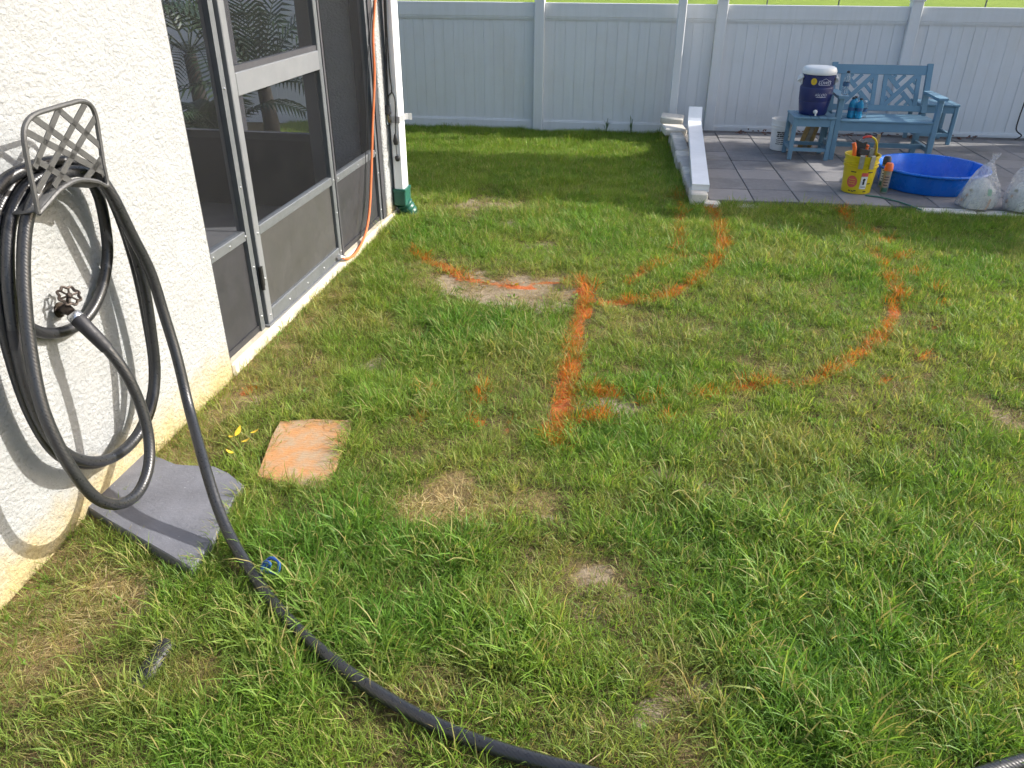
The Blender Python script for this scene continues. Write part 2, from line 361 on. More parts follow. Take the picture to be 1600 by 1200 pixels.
# ================================================================== GROUND
PB = -.026                                        # the patio is turned a little against the fence
PE1 = np.array([math.cos(PB), -math.sin(PB), 0]); PE2 = np.array([math.sin(PB), math.cos(PB), 0]); PO = np.array([1.22, 7.22, 0])
PZ = .05
def patio_uv(x, y): dx = x-PO[0]; dy = y-PO[1]; return dx*PE1[0]+dy*PE1[1], dx*PE2[0]+dy*PE2[1]
YF = 10.8                                         # fence line
def ground_z(x, y):
    x = np.asarray(x, float); y = np.asarray(y, float)
    z = (fbm(x, y, .55, 3)-.5)*.045+(fbm(x, y, 2.2, 9)-.5)*.05
    z = z-.085*sst(.72, .45, x)*sst(7.4, 9.2, y)                       # falls away beside the patio blocks
    u, v = patio_uv(x, y)
    near = sst(-.75, -.1, v)*sst(-.75, -.40, u)
    z = z*(1-near*(v < .3))+.012*near
    z = z-.075*sst(2.4, 1.2, y)*sst(-1.2, -1.9, x)
    pat = (u > -.5) & (v > 0.02); z = np.where(pat, -.06, z)
    far = sst(12, 14, y)+sst(8, 10, x)+sst(-6, -8, x); z = z*(1-np.clip(far, 0, 1))
    hs = (x-W0[0])*WN[0]+(y-W0[1])*WN[1]; ss = (x-W0[0])*WD[0]+(y-W0[1])*WD[1]
    z = np.where((hs < -.02) & (ss < 3.0), -.12, z)
    return z
def gell(u, v, ru, rv):
    c = gp(u, v); rx = np.linalg.norm(gp(u+ru, v)-c); ry = np.linalg.norm(gp(u, v-rv)-gp(u, v+rv))/2
    return c[0], c[1], rx, ry
def blobs(x, y, L, soft=.5, seed=1):
    wx = x+(fbm(x, y, .35, seed)-.5)*.42+(vnoise(x, y, .07, seed+3)-.5)*.10; wy = y+(fbm(x, y, .35, seed+40)-.5)*.42+(vnoise(x, y, .07, seed+13)-.5)*.10
    m = np.zeros_like(x)
    for (u, v, ru, rv, a) in L:
        cx, cy, rx, ry = gell(u, v, ru, rv)
        d = np.sqrt(((wx-cx)/rx)**2+((wy-cy)/ry)**2); m = np.maximum(m, a*sst(1+soft, 1-soft, d))
    return m
SAND = [(765, 322, 55, 12, .8), (860, 384, 42, 8, .8), (790, 447, 125, 22, 1.0), (855, 472, 60, 18, .8), (575, 575, 34, 12, .8), (935, 640, 55, 24, .9), (1070, 757, 55, 16, .85),
        (925, 915, 50, 38, .55), (1072, 1085, 26, 60, .7), (215, 905, 70, 18, .9), (850, 795, 35, 18, .7), (1245, 470, 70, 12, .45), (1200, 505, 60, 10, .4), (1565, 645, 45, 16, .6),
        (980, 990, 40, 25, .55), (640, 640, 50, 14, .4), (770, 345, 60, 8, .6), (380, 640, 50, 18, .6), (1300, 350, 60, 8, .5), (560, 470, 40, 12, .4), (1085, 960, 30, 25, .5), (1460, 570, 60, 10, .3), (700, 520, 40, 10, .35), (1100, 520, 60, 10, .35)]
DRY = [(710, 775, 105, 42, 1.3), (840, 770, 70, 30, .7), (110, 960, 130, 80, .95), (230, 1080, 90, 60, .75), (430, 600, 90, 30, .55), (560, 500, 70, 25, .5), (930, 870, 90, 60, .5), (1060, 1080, 70, 110, .6),
       (330, 690, 70, 30, .6), (800, 440, 160, 35, .5), (1270, 560, 120, 40, .3), (640, 690, 60, 30, .3), (1200, 470, 150, 35, .3), (60, 1130, 90, 60, .4), (700, 560, 80, 30, .3), (880, 1130, 60, 60, .4), (1560, 640, 90, 40, .5), (1330, 690, 120, 30, .25), (760, 330, 90, 16, .5)]
LUSH = [(600, 860, 200, 70, .9), (520, 1000, 180, 90, .8), (760, 960, 120, 90, .6), (1330, 850, 280, 160, .9), (1250, 1080, 200, 120, 1.), (750, 520, 120, 45, .7), (700, 620, 130, 40, .6), (1450, 1000, 200, 200, .6), (880, 350, 120, 20, .6), (1150, 380, 150, 25, .5), (330, 1130, 160, 60, .6), (680, 370, 60, 25, .6), (1000, 720, 120, 40, .4)]
def polyline(pts, w, a): return ([gp(*p)[:2] for p in pts], w, a)
PAINT = [polyline([(914, 438), (916, 465), (908, 505), (897, 545), (888, 600), (877, 650), (872, 690)], .062, 1.6),
         polyline([(648, 396), (690, 414), (718, 431), (765, 440), (832, 446)], .045, 1.),
         polyline([(828, 440), (880, 436), (914, 438)], .035, .65),
         polyline([(940, 474), (985, 468), (1038, 465), (1085, 447), (1116, 415), (1131, 385), (1125, 350), (1104, 318)], .05, .85),
         polyline([(1060, 300), (1063, 345), (1061, 392)], .03, .6), polyline([(1066, 400), (1030, 415), (980, 445)], .05, .55),
         polyline([(915, 655), (945, 648)], .06, .95), polyline([(925, 612), (965, 612)], .045, .9), polyline([(1010, 625), (1050, 612)], .03, .5), polyline([(1095, 612), (1125, 612)], .05, .8), polyline([(1150, 604), (1215, 592)], .045, .75),
         polyline([(1245, 606), (1290, 585), (1345, 553), (1388, 513), (1402, 470), (1392, 428), (1364, 395)], .048, .75), polyline([(1340, 372), (1322, 340), (1310, 318)], .05, .6),
         polyline([(756, 600), (748, 630)], .025, .8), polyline([(728, 652), (752, 660)], .03, .75), polyline([(785, 672), (800, 660)], .03, .5), polyline([(1030, 660), (1060, 650)], .03, .6)]
for (u, v) in ((1390, 378), (1370, 360), (1412, 400), (1437, 428), (1465, 450), (1474, 480), (1462, 510), (1432, 560), (1380, 597), (665, 610), (390, 606), (655, 655), (1065, 380)):
    PAINT.append(polyline([(u-6, v+4), (u+6, v-4)], .035, .75))
def paint_mask(x, y):
    wx = x+(fbm(x, y, .12, 71)-.5)*.06; wy = y+(fbm(x, y, .12, 77)-.5)*.06; m = np.zeros_like(x)
    for pts, w0, a in PAINT:
        for p, q in zip(pts[:-1], pts[1:]):
            d = q-p; L = d@d; w = w0*.85; t = np.clip(((wx-p[0])*d[0]+(wy-p[1])*d[1])/L, 0, 1)
            dd = np.hypot(wx-p[0]-t*d[0], wy-p[1]-t*d[1]); m = np.maximum(m, a*sst(w*1.15, w*.4, dd))
    return m*np.clip(-.05+2.1*fbm(x, y, .14, 90), .15, 1.25)
def masks(x, y):
    s = blobs(x, y, SAND, .65, 1)*(.45+.9*vnoise(x, y, .10, 17)); d = blobs(x, y, DRY, .55, 4); l = blobs(x, y, LUSH, .6, 8)
    hs = (x-W0[0])*WN[0]+(y-W0[1])*WN[1]; d = np.maximum(d, .75*sst(.45, .1, hs)*sst(5.5, 4.5, y))
    mid = sst(2.3, 3.0, y)*sst(7.2, 5.5, y)
    d = np.maximum(d, mid*.48*sst(.50, .68, fbm(x, y, .8, 55))); s = np.maximum(s, mid*.30*sst(.60, .74, fbm(x, y, .5, 60)))
    gap = sst(.50, .68, fbm(x, y, .20, 101, 2))*np.clip(.95-.75*l, .12, 1)*sst(9.5, 6.5, y)*(.45+.55*sst(.35, .6, fbm(x, y, 1.3, 120)))
    d = np.maximum(d, .50*gap); s = np.maximum(s, .38*gap*sst(.5, .7, vnoise(x, y, .11, 130)))
    return s, d, l
xs = np.concatenate([[-900, -400, -150, -60, -25, -12, -8, -6, -5], np.arange(-4.2, 6.2, .035), [6.6, 7.5, 9, 12, 18, 30, 60, 150, 400, 900]])
ys = np.concatenate([[-300, -60, -20, -6, -2, -.5], np.arange(.2, 11.3, .035), [11.8, 13, 15, 18, 24, 34, 50, 80, 140, 300, 900]])
GX, GY = np.meshgrid(xs, ys); nx, ny = len(xs), len(ys)
gx, gy = GX.ravel(), GY.ravel(); gz = ground_z(gx, gy)
s_, d_, l_ = masks(gx, gy); p_ = paint_mask(gx, gy); inner = sst(YF+1, YF, gy)
# the sandy spots sit a little lower than the turf round them
gz = gz-.012*s_
me = bpy.data.meshes.new('lawn')
idx = np.arange(nx*ny).reshape(ny, nx); q = np.stack([idx[:-1, :-1], idx[:-1, 1:], idx[1:, 1:], idx[1:, :-1]], -1).reshape(-1, 4)
me.vertices.add(nx*ny); me.vertices.foreach_set('co', np.stack([gx, gy, gz], 1).ravel())
me.loops.add(q.size); me.loops.foreach_set('vertex_index', q.ravel()); me.polygons.add(len(q)); me.polygons.foreach_set('loop_start', np.arange(0, q.size, 4)); me.polygons.foreach_set('use_smooth', np.ones(len(q), bool))
me.update(calc_edges=True)
ca = me.attributes.new('gmask', 'FLOAT_COLOR', 'POINT'); ca.data.foreach_set('color', np.stack([s_, d_, p_, inner], 1).astype(np.float32).ravel())
lawn = bpy.data.objects.new('lawn', me); COL.objects.link(lawn); me.materials.append(M['lawn_soil'])
tag(lawn, 'patchy back yard ground of thatch and bare sandy soil', 'lawn', kind='structure')


# ================================================================== PATIO
patio = MB()
PM = Matrix(((PE1[0], PE2[0], 0, PO[0]), (PE1[1], PE2[1], 0, PO[1]), (0, 0, 1, 0), (0, 0, 0, 1)))
pb = MB(PM); pb.box(-.44, 5.6, .02, 3.3, -.10, PZ-.012); patio = pb.build('patio', 'paver_joint'); tag(patio, 'square grey concrete paver patio in front of the fence', kind='structure')
pav = []
for kx in range(3):
    mbp = MB(); w = .4-.008; h = .05; mbp.box(-w/2, w/2, -w/2, w/2, -h, 0, .005); pav.append(mbp)
pmesh = None
def paver(u, v, w=.394, d=.394):
    global pmesh
    c = PO+PE1*u+PE2*v
    if w == .394 and d == .394:
        if pmesh is None:
            o = MB().box(-.197, .197, -.197, .197, -.05, 0, .005).build('paver', 'paver', patio); pmesh = o.data
        else: o = bpy.data.objects.new('paver', pmesh); COL.objects.link(o); o.parent = patio
    else: o = MB().box(-w/2, w/2, -d/2, d/2, -.05, 0, .005).build('paver', 'paver', patio)
    o.location = (c[0], c[1], PZ+rnd.uniform(-.004, .004)); o.rotation_euler = (rnd.uniform(-.006, .006), rnd.uniform(-.006, .006), -PB*0+math.atan2(PE1[1], PE1[0])+rnd.uniform(-.004, .004))
for i in range(-1, 13):
    for j in range(0, 8):
        if j == 7: paver(i*.4+.2, 2.8+.15, .394, .294)
        else: paver(i*.4+.2, j*.4+.2)
# block edging on the left of the patio, standing above the lower lawn
edging = thing('block_edging', (PO[0]-.5, PO[1]+1.4, 0), 'row of grey concrete edging blocks along the left side of the paver patio', 'edging')
v = -.05; k2 = 0
while v < 2.75:
    L = .27+rnd.uniform(-.02, .02); j = rnd.uniform(-.015, .015); top = PZ+.055+rnd.uniform(-.012, .008)
    b = MB(PM); b.box(-.585+j, -.43+j, v, v+L-.012, -.16, top, .012)
    b.build('block', 'brick' if k2 % 3 else 'brick_pale', edging, True); v += L; k2 += 1
for (cx, cy, cz, rz, rx, lab) in ((.60, 10.06, .075, .25, .16, 'loose pale split block lying flat at the far end of the edging'), (.585, 10.34, .155, -.1, .12, 'uppermost loose pale block propped at the far end of the edging by the fence')):
    b = MB(); b.box(-.13, .15, -.10, .10, 0, .085, .014)
    o = b.build('loose_block', 'brick_pale', None, True, loc=(0, 0, 0)); o.location = (cx, cy, cz); o.rotation_euler = (rx, .06, rz); tag(o, lab, 'block', 'loose blocks at the patio corner')
b = MB(); b.prism([(-.10, -.10), (.06, -.13), (.13, -.02), (.10, .10), (-.02, .13), (-.12, .05)], -.06, .05, [(-.08, -.08), (.05, -.10), (.10, -.02), (.08, .08), (-.02, .10), (-.09, .04)])
o = b.build('broken_block', 'brick_pale', None, True, loc=(0, 0, 0), angle=60); o.location = (.835, 7.16, .0); o.scale = (.8, .8, .8); tag(o, 'broken pale lump of concrete at the front corner under the white gutter pipe', 'block')
# pale kerb strips along the front of the patio
kerb = thing('kerb_edging', (3.1, 7.05, 0), 'broken white concrete kerb along the grassy front edge of the patio', 'kerb')
for (u0, u1, dz) in ((1.40, 1.88, 0), (1.89, 2.40, -.006), (2.41, 2.95, .006), (2.96, 3.5, 0), (-.25, .1, -.02)):
    b = MB(PM); b.box(u0, u1, -.12, -.005, -.08, PZ-.005+dz, .012); b.build('kerb_piece', 'brick_pale', kerb, True)

# ================================================================== FENCE
fence = thing('vinyl_fence', (1.1, YF, -.05), 'tall white vinyl privacy fence of narrow boards across the back of the yard', 'fence')
posts = [-1.14+2.235*i for i in range(-3, 5)]
FT = 1.47
bmesh_cache = {}
for i, px in enumerate(posts):
    zb = -.12
    b = MB(); b.box(px-.063, px+.063, YF-.075, YF+.055, zb, FT+.06, .006); b.build('post', 'vinyl', fence)
    b = MB(); b.box(px-.075, px+.075, YF-.087, YF+.067, FT+.06, FT+.085, .004); b.add([(px-.075, YF-.087, FT+.085), (px+.075, YF-.087, FT+.085), (px+.075, YF+.067, FT+.085), (px-.075, YF+.067, FT+.085), (px, YF-.01, FT+.13)], [(0, 1, 4), (1, 2, 4), (2, 3, 4), (3, 0, 4)]); b.build('post_cap', 'vinyl', fence)
    if i == len(posts)-1: break
    x0, x1 = px+.064, posts[i+1]-.064
    for nm, z0, z1 in (('top_rail', FT-.16, FT), ('bottom_rail', -.09, .045)):
        b = MB(); b.box(x0, x1, YF-.03, YF+.03, z0, z1, .004); b.build(nm, 'vinyl', fence)
        b = MB()
        if nm == 'top_rail':
            b.box(x0, x1, YF-.026, YF+.026, z0-.016, z0+.002); b.box(x0, x1, YF-.021, YF+.021, z0-.034, z0-.014)
        else: b.box(x0, x1, YF-.024, YF+.024, z1-.002, z1+.012)
        b.build('rail_lip', 'vinyl', fence)
    nb = 16; bw = (x1-x0)/nb
    for j in range(nb):
        key = round(bw, 4)
        if key not in bmesh_cache:
            w = bw-.0022
            b = MB(); zc0, zc1 = .02, FT-.15
            b.prism([(-w/2, .007), (-w/2, -.0075), (-w/2+.002, -.009), (w/2-.002, -.009), (w/2, -.0075), (w/2, .007)], zc0, zc1)
            o = b.build('board', 'vinyl', fence); bmesh_cache[key] = o.data
            # mesh was stored relative to the fence: restore local coordinates
            for vv in o.data.vertices: vv.co += Vector((1.1, YF, -.05))
        else: o = bpy.data.objects.new('board', bmesh_cache[key]); COL.objects.link(o); o.parent = fence
        o.location = (x0+bw*(j+.5)-1.1, rnd.uniform(-.0015, .0015), .05); o.rotation_euler = (rnd.uniform(-.002, .002), 0, rnd.uniform(-.004, .004))
    b = MB(); b.box(x0, x1, YF-.003, YF+.002, .03, FT-.17); b.build('board_tongue', 'vinyl', fence)
# slender free-standing white pole in front of the fence
b = MB(); b.box(.555, .655, 10.53, 10.62, -.12, 2.6, .008); b.box(.545, .665, 10.52, 10.63, -.12, -.03, .01)
tag(b.build('white_pole', 'vinyl', None, loc=(.605, 10.575, -.12)), 'slim plain white pole standing free before the fence near the patio corner', 'pole')
# open field beyond, with a far pipe-and-wire fence
wf = thing('wire_fence', (14, 40, 0), 'far grey pipe and wire fence in the green field beyond the white fence', 'fence')
for x in np.arange(6, 34, 3.1):
    b = MB(); b.tube([(x, 40+.02*x, 0), (x, 40+.02*x, 1.15)], .035, 6); b.build('post', 'galvanised', wf)
for zz in (.35, .7, 1.12):
    b = MB(); b.tube([(6, 40.12, zz), (34, 40.68, zz)], .012 if zz < 1 else .025, 5); b.build('wire', 'galvanised', wf)

# ================================================================== HOUSE
WM = Matrix(((WD[0], WN[0], 0, W0[0]), (WD[1], WN[1], 0, W0[1]), (0, 0, 1, 0), (0, 0, 0, 1)))   # (s along wall, o out of wall, z)
house = thing('house', wp(0, 0, -.12), 'cream stucco house with a dark screened porch on the left of the yard', 'house')
TOP = 2.75
def hb(name, mat, s0, s1, o0, o1, z0, z1, par=None, bev=0., smooth=False): return MB(WM).box(s0, s1, o0, o1, z0, z1, bev).build(name, mat, par or house, smooth)
hb('stucco_wall', 'stucco', -5.5, -.03, -.2, 0, -.25, TOP, bev=.008)
hb('foundation', 'slab_edge', -.029, 2.99, -.35, .012, -.25, .062, bev=.012)
hb('porch_floor', 'grey_interior', -.03, 2.9, -4.2, -.351, -.2, .05)
hb('corner_column', 'stucco', 2.70, 2.97, -.42, 0, .064, TOP, bev=.008)
hb('column_trim', 'bronze_trim', 2.625, 2.699, -.16, -.012, .064, TOP)
hb('porch_roof', 'white_paint', -.03, 3.0, -4.2, -.01, TOP-.01, TOP+.12)
hb('porch_beam', 'stucco', -.03, 2.70, -.2, -.002, 2.35, TOP-.011)
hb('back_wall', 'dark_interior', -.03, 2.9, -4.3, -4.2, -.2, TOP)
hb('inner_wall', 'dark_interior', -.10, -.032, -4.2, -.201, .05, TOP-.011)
# end of the porch: wall pier, mullion, kick panels and mesh
hb('end_pier', 'grey_interior', 2.80, 2.96, -.66, -.43, .05, TOP-.011)
hb('end_mullion', 'bronze_trim', 2.83, 2.93, -1.42, -1.27, .05, TOP-.011)
hb('end_mullion', 'bronze_trim', 2.83, 2.93, -2.45, -2.3, .05, TOP-.011)
for o0, o1 in ((-1.27, -.66), (-2.3, -1.42), (-4.2, -2.45)):
    hb('end_kick_panel', 'kick_dark', 2.86, 2.90, o0, o1, .05, .62)
    hb('end_rail', 'bronze_trim', 2.85, 2.91, o0, o1, .62, .68)
    b = MB(WM); b.add([(2.88, o0, .68), (2.88, o1, .68), (2.88, o1, TOP-.02), (2.88, o0, TOP-.02)], [(0, 1, 2, 3)]); b.build('end_screen', 'insect_screen', house)
def screws(pts, par):
    for (s, o, z) in pts:
        MB(WM).lathe([(.007, 0), (.007, .003), (.004, .006)], (s, o, z), 8, axis=Vector((0, 1, 0))).build('screw', 'steel', par)
def fixed_panel(s0, s1, kz, kickmat, o=-.045):
    p = thing('screen_panel', (0, 0, 0), None, None); p.parent = house; p.location = Vector(wp((s0+s1)/2, o, .06))-world_off(house)
    w = .045
    hb('stile', 'bronze_trim', s0, s0+w*.6, o-.03, o+.02, .064, 2.35, p); hb('stile', 'frame_grey', s1-w, s1, o-.03, o+.022, .064, 2.35, p)
    hb('rail', 'frame_grey', s0+w*.6, s1-w, o-.03, o+.018, kz-.055, kz, p, .004)
    hb('sill', 'kick_dark', s0+w*.6, s1-w, o-.03, o+.010, .064, .10, p)
    hb('kick_panel', kickmat, s0+w*.6, s1-w, o-.012, o-.002, .10, kz-.055, p)
    b = MB(WM); b.add([(s0+w*.6, o-.005, kz), (s1-w, o-.005, kz), (s1-w, o-.005, 2.35), (s0+w*.6, o-.005, 2.35)], [(0, 1, 2, 3)]); b.build('screen', 'insect_screen', p)
    screws([(s0+.05+i*(s1-s0-.1)/2, o+.018, kz-.028) for i in range(3)], p)
    screws([(s1-.022, o+.022, z) for z in (.15, .45, .9, 1.4)], p)
    return p
fixed_panel(-.02, .43, .665, 'kick_dark'); fixed_panel(1.715, 2.625, .64, 'kick_dark')
door = thing('screen_door', (0, 0, 0), None, None); door.parent = house; door.location = Vector(wp(1.07, -.03, .07))-world_off(house)
d0, d1, o = .465, 1.675, -.035
hb('jamb_gap', 'black_rubber', .4302, .4648, -.07, -.05, .064, 2.35, door)
hb('stile', 'frame_light', d0, d0+.06, o-.02, o+.022, .075, 2.30, door, .004); hb('stile', 'frame_grey', d1-.05, d1, o-.02, o+.022, .075, 2.30, door, .004)
hb('bottom_rail', 'frame_grey', d0+.06, d1-.05, o-.02, o+.021, .075, .155, door, .004)
hb('kick_rail', 'frame_grey', d0+.06, d1-.05, o-.02, o+.021, .60, .655, door, .004)
hb('middle_rail', 'frame_light', d0+.06, d1-.05, o-.02, o+.024, 1.345, 1.46, door, .004)
hb('rail_shadow_strip', 'bronze_trim', d0+.06, d1-.05, o-.02, o+.012, 1.461, 1.49, door)
hb('top_rail', 'frame_light', d0+.06, d1-.05, o-.02, o+.021, 2.22, 2.30, door, .004)
hb('kick_panel', 'kick_grey', d0+.06, d1-.05, o-.010, o, .155, .60, door)
for z0, z1 in ((.655, 1.345), (1.49, 2.22)):
    b = MB(WM); b.add([(d0+.06, o-.005, z0), (d1-.05, o-.005, z0), (d1-.05, o-.005, z1), (d0+.06, o-.005, z1)], [(0, 1, 2, 3)]); b.build('screen', 'insect_screen', door)
hb('threshold', 'frame_light', d0-.02, d1+.02, o-.03, o+.035, .0625, .074, door)
hg = MB(WM); hg.tube([(.447, -.005, .30), (.447, -.005, .44)], .011, 8); hg.box(.437, .490, -.014, -.0125, .31, .43); hg.build('hinge', 'black_rubber', door)
hg = MB(WM); hg.tube([(.447, -.005, 1.96), (.447, -.005, 2.1)], .011, 8); hg.box(.437, .490, -.014, -.0125, 1.97, 2.09); hg.build('hinge', 'black_rubber', door)
screws([(d0+.03, o+.022, z) for z in (.12, .35, .62)]+[(d0+.3+i*.28, o+.021, .11) for i in range(4)]+[(d1-.025, o+.022, z) for z in (.12, .4, .63)], door)

# ---- downspout on the corner, with green drain adapter
dsp = thing('downspout', wp(2.92, .065, -.02), 'white square rain downspout with a green drain fitting on the porch corner', 'downspout')
DS0, DS1, DO0, DO1 = 2.845, 2.985, .022, .105
b = MB(WM)
nfl = 10
b.box(DS0, DS1, DO0, DO1, .24, TOP, .010); b.build('pipe', 'white_paint', dsp, True)
hb('strap', 'white_paint', DS0-.012, DS1+.012, .0, DO1+.004, 2.2, 2.24, dsp)
b = MB(WM); b.box(DS0-.008, DS1+.010, DO0-.008, DO1+.012, .12, .26, .006); b.box(DS0-.012, DS1+.014, DO0-.012, DO1+.016, .235, .262, .004); b.build('drain_adapter', 'green_plastic', dsp, True)
prof = []; pth = []
c0 = np.array([2.93, .068, .13]); c1 = np.array([3.02, .16, -.10])
for i in range(25):
    t = i/24; pth.append(wp(*(c0*(1-t)+c1*t))); prof.append(.062+(.010 if i % 4 in (1, 2) else 0))
MB().tube(pth, prof, 16).build('corrugated_pipe', 'green_plastic', dsp, True, angle=60)
# ---- tape, string light, cords
b = MB(WM); b.box(2.836, 2.842, .015, .108, .80, .85); b.box(2.842, 2.99, .1055, .1085, .80, .85)
q = [(2.99, .107, .80), (2.99, .107, .85), (3.02, .125, .848), (3.02, .125, .797), (3.04, .152, .845), (3.04, .152, .79)]
b.add(q, [(0, 1, 2, 3), (3, 2, 4, 5)]); tag(b.build('silver_tape', 'tape', None, loc=tuple(wp(2.92, .1, .8))), 'strip of grey duct tape wrapped round the downspout with a loose end', 'tape')
def wpx(u, v, o): return Vector(wallpx(u, v, o))
def cpx(u, v, o, s=2.832):
    d = ray(u, v); p0 = wp(s, 0, 0); return Vector(CAM+d*((p0-CAM)@WD)/(d@WD))
sl_ = thing('string_light', cpx(610, 190, .03), 'black string light cord with one clear bulb hanging on the porch corner', 'string light')
MB().tube(catmull([cpx(597, -60, .02), cpx(601, 20, .02), cpx(604, 100, .02), cpx(606, 165, .03)], 6), .006, 6).build('cord', 'black_rubber', sl_, True)
MB().tube(catmull([cpx(601, -60, .03), cpx(604, 40, .03), cpx(609, 115, .03), cpx(612, 142, .035), cpx(607, 150, .03), cpx(605, 165, .03)], 6), .006, 6).build('cord', 'black_rubber', sl_, True)
MB().tube(catmull([cpx(611, 141, .035), cpx(617, 155, .06), cpx(618, 185, .06), cpx(618, 212, .06)], 6), .005, 6).build('drop_cord', 'black_rubber', sl_, True)
bp = cpx(605.5, 168, .03)
MB().lathe([(.010, .02), (.020, .015), (.022, -.03), (.026, -.035), (.026, -.05)], bp, 14).build('socket', 'black_rubber', sl_, True)
MB().lathe([(.012, -.05), (.014, -.06), (.024, -.085), (.026, -.105), (.018, -.13), (.004, -.14)], bp, 14).build('bulb', 'bulb_glass', sl_, True)
MB().tube([bp+Vector((0, 0, -.05)), bp+Vector((.003, 0, -.11))], .004, 5).build('filament', 'brass_filament', sl_, True)
pp = cpx(618, 215, .06); MB().lathe([(.006, .03), (.012, .02), (.016, 0), (.022, -.03), (.018, -.055)], pp, 10).build('plug', 'black_rubber', sl_, True)
MB().tube(catmull([pp+Vector((0, 0, -.05)), cpx(619.5, 235, .062), cpx(620.5, 243, .06)], 5), .003, 5).build('cap_tether', 'black_rubber', sl_)
MB().lathe([(.016, .012), (.022, 0), (.020, -.02), (.012, -.03)], cpx(621, 246, .06), 8).build('plug_cap', 'black_rubber', sl_, True)
b = MB(); b.tube(catmull([wpx(585, -60, .012), wpx(586, 0, .012), wpx(583, 60, .012), wpx(585, 120, .01), wpx(582, 200, .0), wpx(580, 270, -.005), wpx(577, 330, .0), wpx(570, 368, .012), wpx(556, 395, .03), wpx(543, 404, .03), wpx(534, 402, .022)], 8), .010, 8)
xc = thing('extension_cord', wpx(570, 380, .0), 'orange extension cord hanging down the porch screen to the door sill', 'cord')
b.build('cord', 'orange_cord', xc, True)
MB().tube([wpx(537, 403, .024), wpx(531, 400, .018)], [.012, .010], 8).build('pale_end', 'white_plastic', xc, True)
b = MB(); b.tube(catmull([wpx(577, 20, .0), wpx(574, 120, -.005), wpx(571, 250, -.01), wpx(567, 330, -.005), wpx(563, 372, .013)], 8), .0028, 6)
tag(b.build('thin_cable', 'black_rubber', None, True, loc=tuple(wpx(565, 370, .0))), 'thin black cable running down beside the orange cord on the porch', 'cable')
# ================================================================== HOSE HANGER, TAP, HOSE
han = thing('hose_hanger', wpx(110, 330, .0), 'grey metal lattice hose hanger fixed to the stucco wall', 'hose hanger')
HO = .21
def hp(u, v, o=HO): return wpx(u, v, o)
outline = [(60, 334), (52, 295), (42, 245), (37, 212), (41, 192), (54, 179), (80, 170), (108, 162), (126, 158), (140, 163), (149, 180), (155, 215), (161, 255), (167, 289), (152, 284), (130, 281), (112, 285), (92, 298), (75, 317), (60, 334)]
MB().tube(catmull([hp(*p) for p in outline], 4), .0085, 8).build('rim', 'hanger_grey', han, True)
lat = [((39, 205), (166, 272)), ((48, 181), (161, 262)), ((88, 168), (156, 228)), ((56, 250), (112, 285)),
       ((54, 262), (92, 170)), ((58, 300), (133, 162)), ((84, 292), (150, 182)), ((132, 282), (160, 246))]
out = Vector(WN)
for (p, q) in lat: MB().bar(hp(*p), hp(*q), .021, .004, up=tuple(WN)).build('lattice_bar', 'hanger_grey', han)
# saddle trough reaching from the wall to the plate
sd = MB(); rows = []
for j, (u, v) in enumerate([(58, 330), (70, 316), (86, 298), (104, 287), (125, 281), (146, 283), (166, 288)]):
    p = hp(u, v); s_, o_, z_ = wall_so(p)
    rows.append([Vector(wp(s_, HO*t, z_-.015*math.sin(t*math.pi))) for t in (0, .33, .66, 1.)])
vs = [p for r in rows for p in r]; fs = [(i*4+j, i*4+j+1, i*4+j+5, i*4+j+4) for i in range(6) for j in range(3)]
sd.add(vs, fs); sad = sd.build('saddle', 'hanger_grey', han, True); md = sad.modifiers.new('t', 'SOLIDIFY'); md.thickness = .004
s_a, _, z_a = wall_so(hp(60, 300)); s_b, _, _ = wall_so(hp(165, 285))
hb('wall_plate', 'hanger_grey', s_a+.02, s_b-.02, .0, .006, z_a-.11, z_a-.01, han)
for z_ in (0, .1): MB(WM).lathe([(.009, 0), (.009, .004), (.004, .008)], ((s_a+s_b)/2, .006, z_a-.10+z_*.7), 8, axis=Vector((0, 1, 0))).build('screw', 'steel', han)
# tap
tap = thing('garden_tap', wpx(92, 482, 0), 'bronze wall tap with a round wheel handle inside the hose coils', 'tap')
tw = wpx(93, 484, 0.); hc = wpx(108, 462, .075); body = wpx(103, 482, .06)
MB().tube([tw-Vector(WN)*.01, tw+Vector(WN)*.03, body], [.018, .016, .018], 12).build('pipe', 'bronze', tap, True)
MB(WM).lathe([(.03, 0), (.03, .004), (.02, .008)], wall_so(tw), 14, axis=Vector((0, 1, 0))).build('flange', 'bronze', tap, True)
cp_ = wpx(112, 489, .085); MB().tube([body, (body+cp_)/2, cp_], [.02, .019, .017], 12).build('spout', 'bronze', tap, True)
ax = (Vector(WN)*.75+Vector((0, 0, .75))-Vector(WD)*.25).normalized()
MB().tube([body, hc], [.009, .007], 8).build('stem', 'bronze', tap, True)
Rm = ax.to_track_quat('Z', 'Y').to_matrix(); wh = MB()
ring = [hc+Rm @ Vector(((.036+.004*math.cos(8*t))*math.cos(t), (.036+.004*math.cos(8*t))*math.sin(t), 0)) for t in [2*math.pi*i/48 for i in range(49)]]
wh.tube(ring, .0055, 6, False)
for i in range(6):
    t = math.pi*i/3; wh.tube([hc, hc+Rm @ Vector((.034*math.cos(t), .034*math.sin(t), 0))], .004, 5)
wh.lathe([(.004, -.008), (.011, -.006), (.011, .006), (.006, .010)], hc, 10, axis=ax); wh.build('wheel_handle', 'bronze', tap, True)
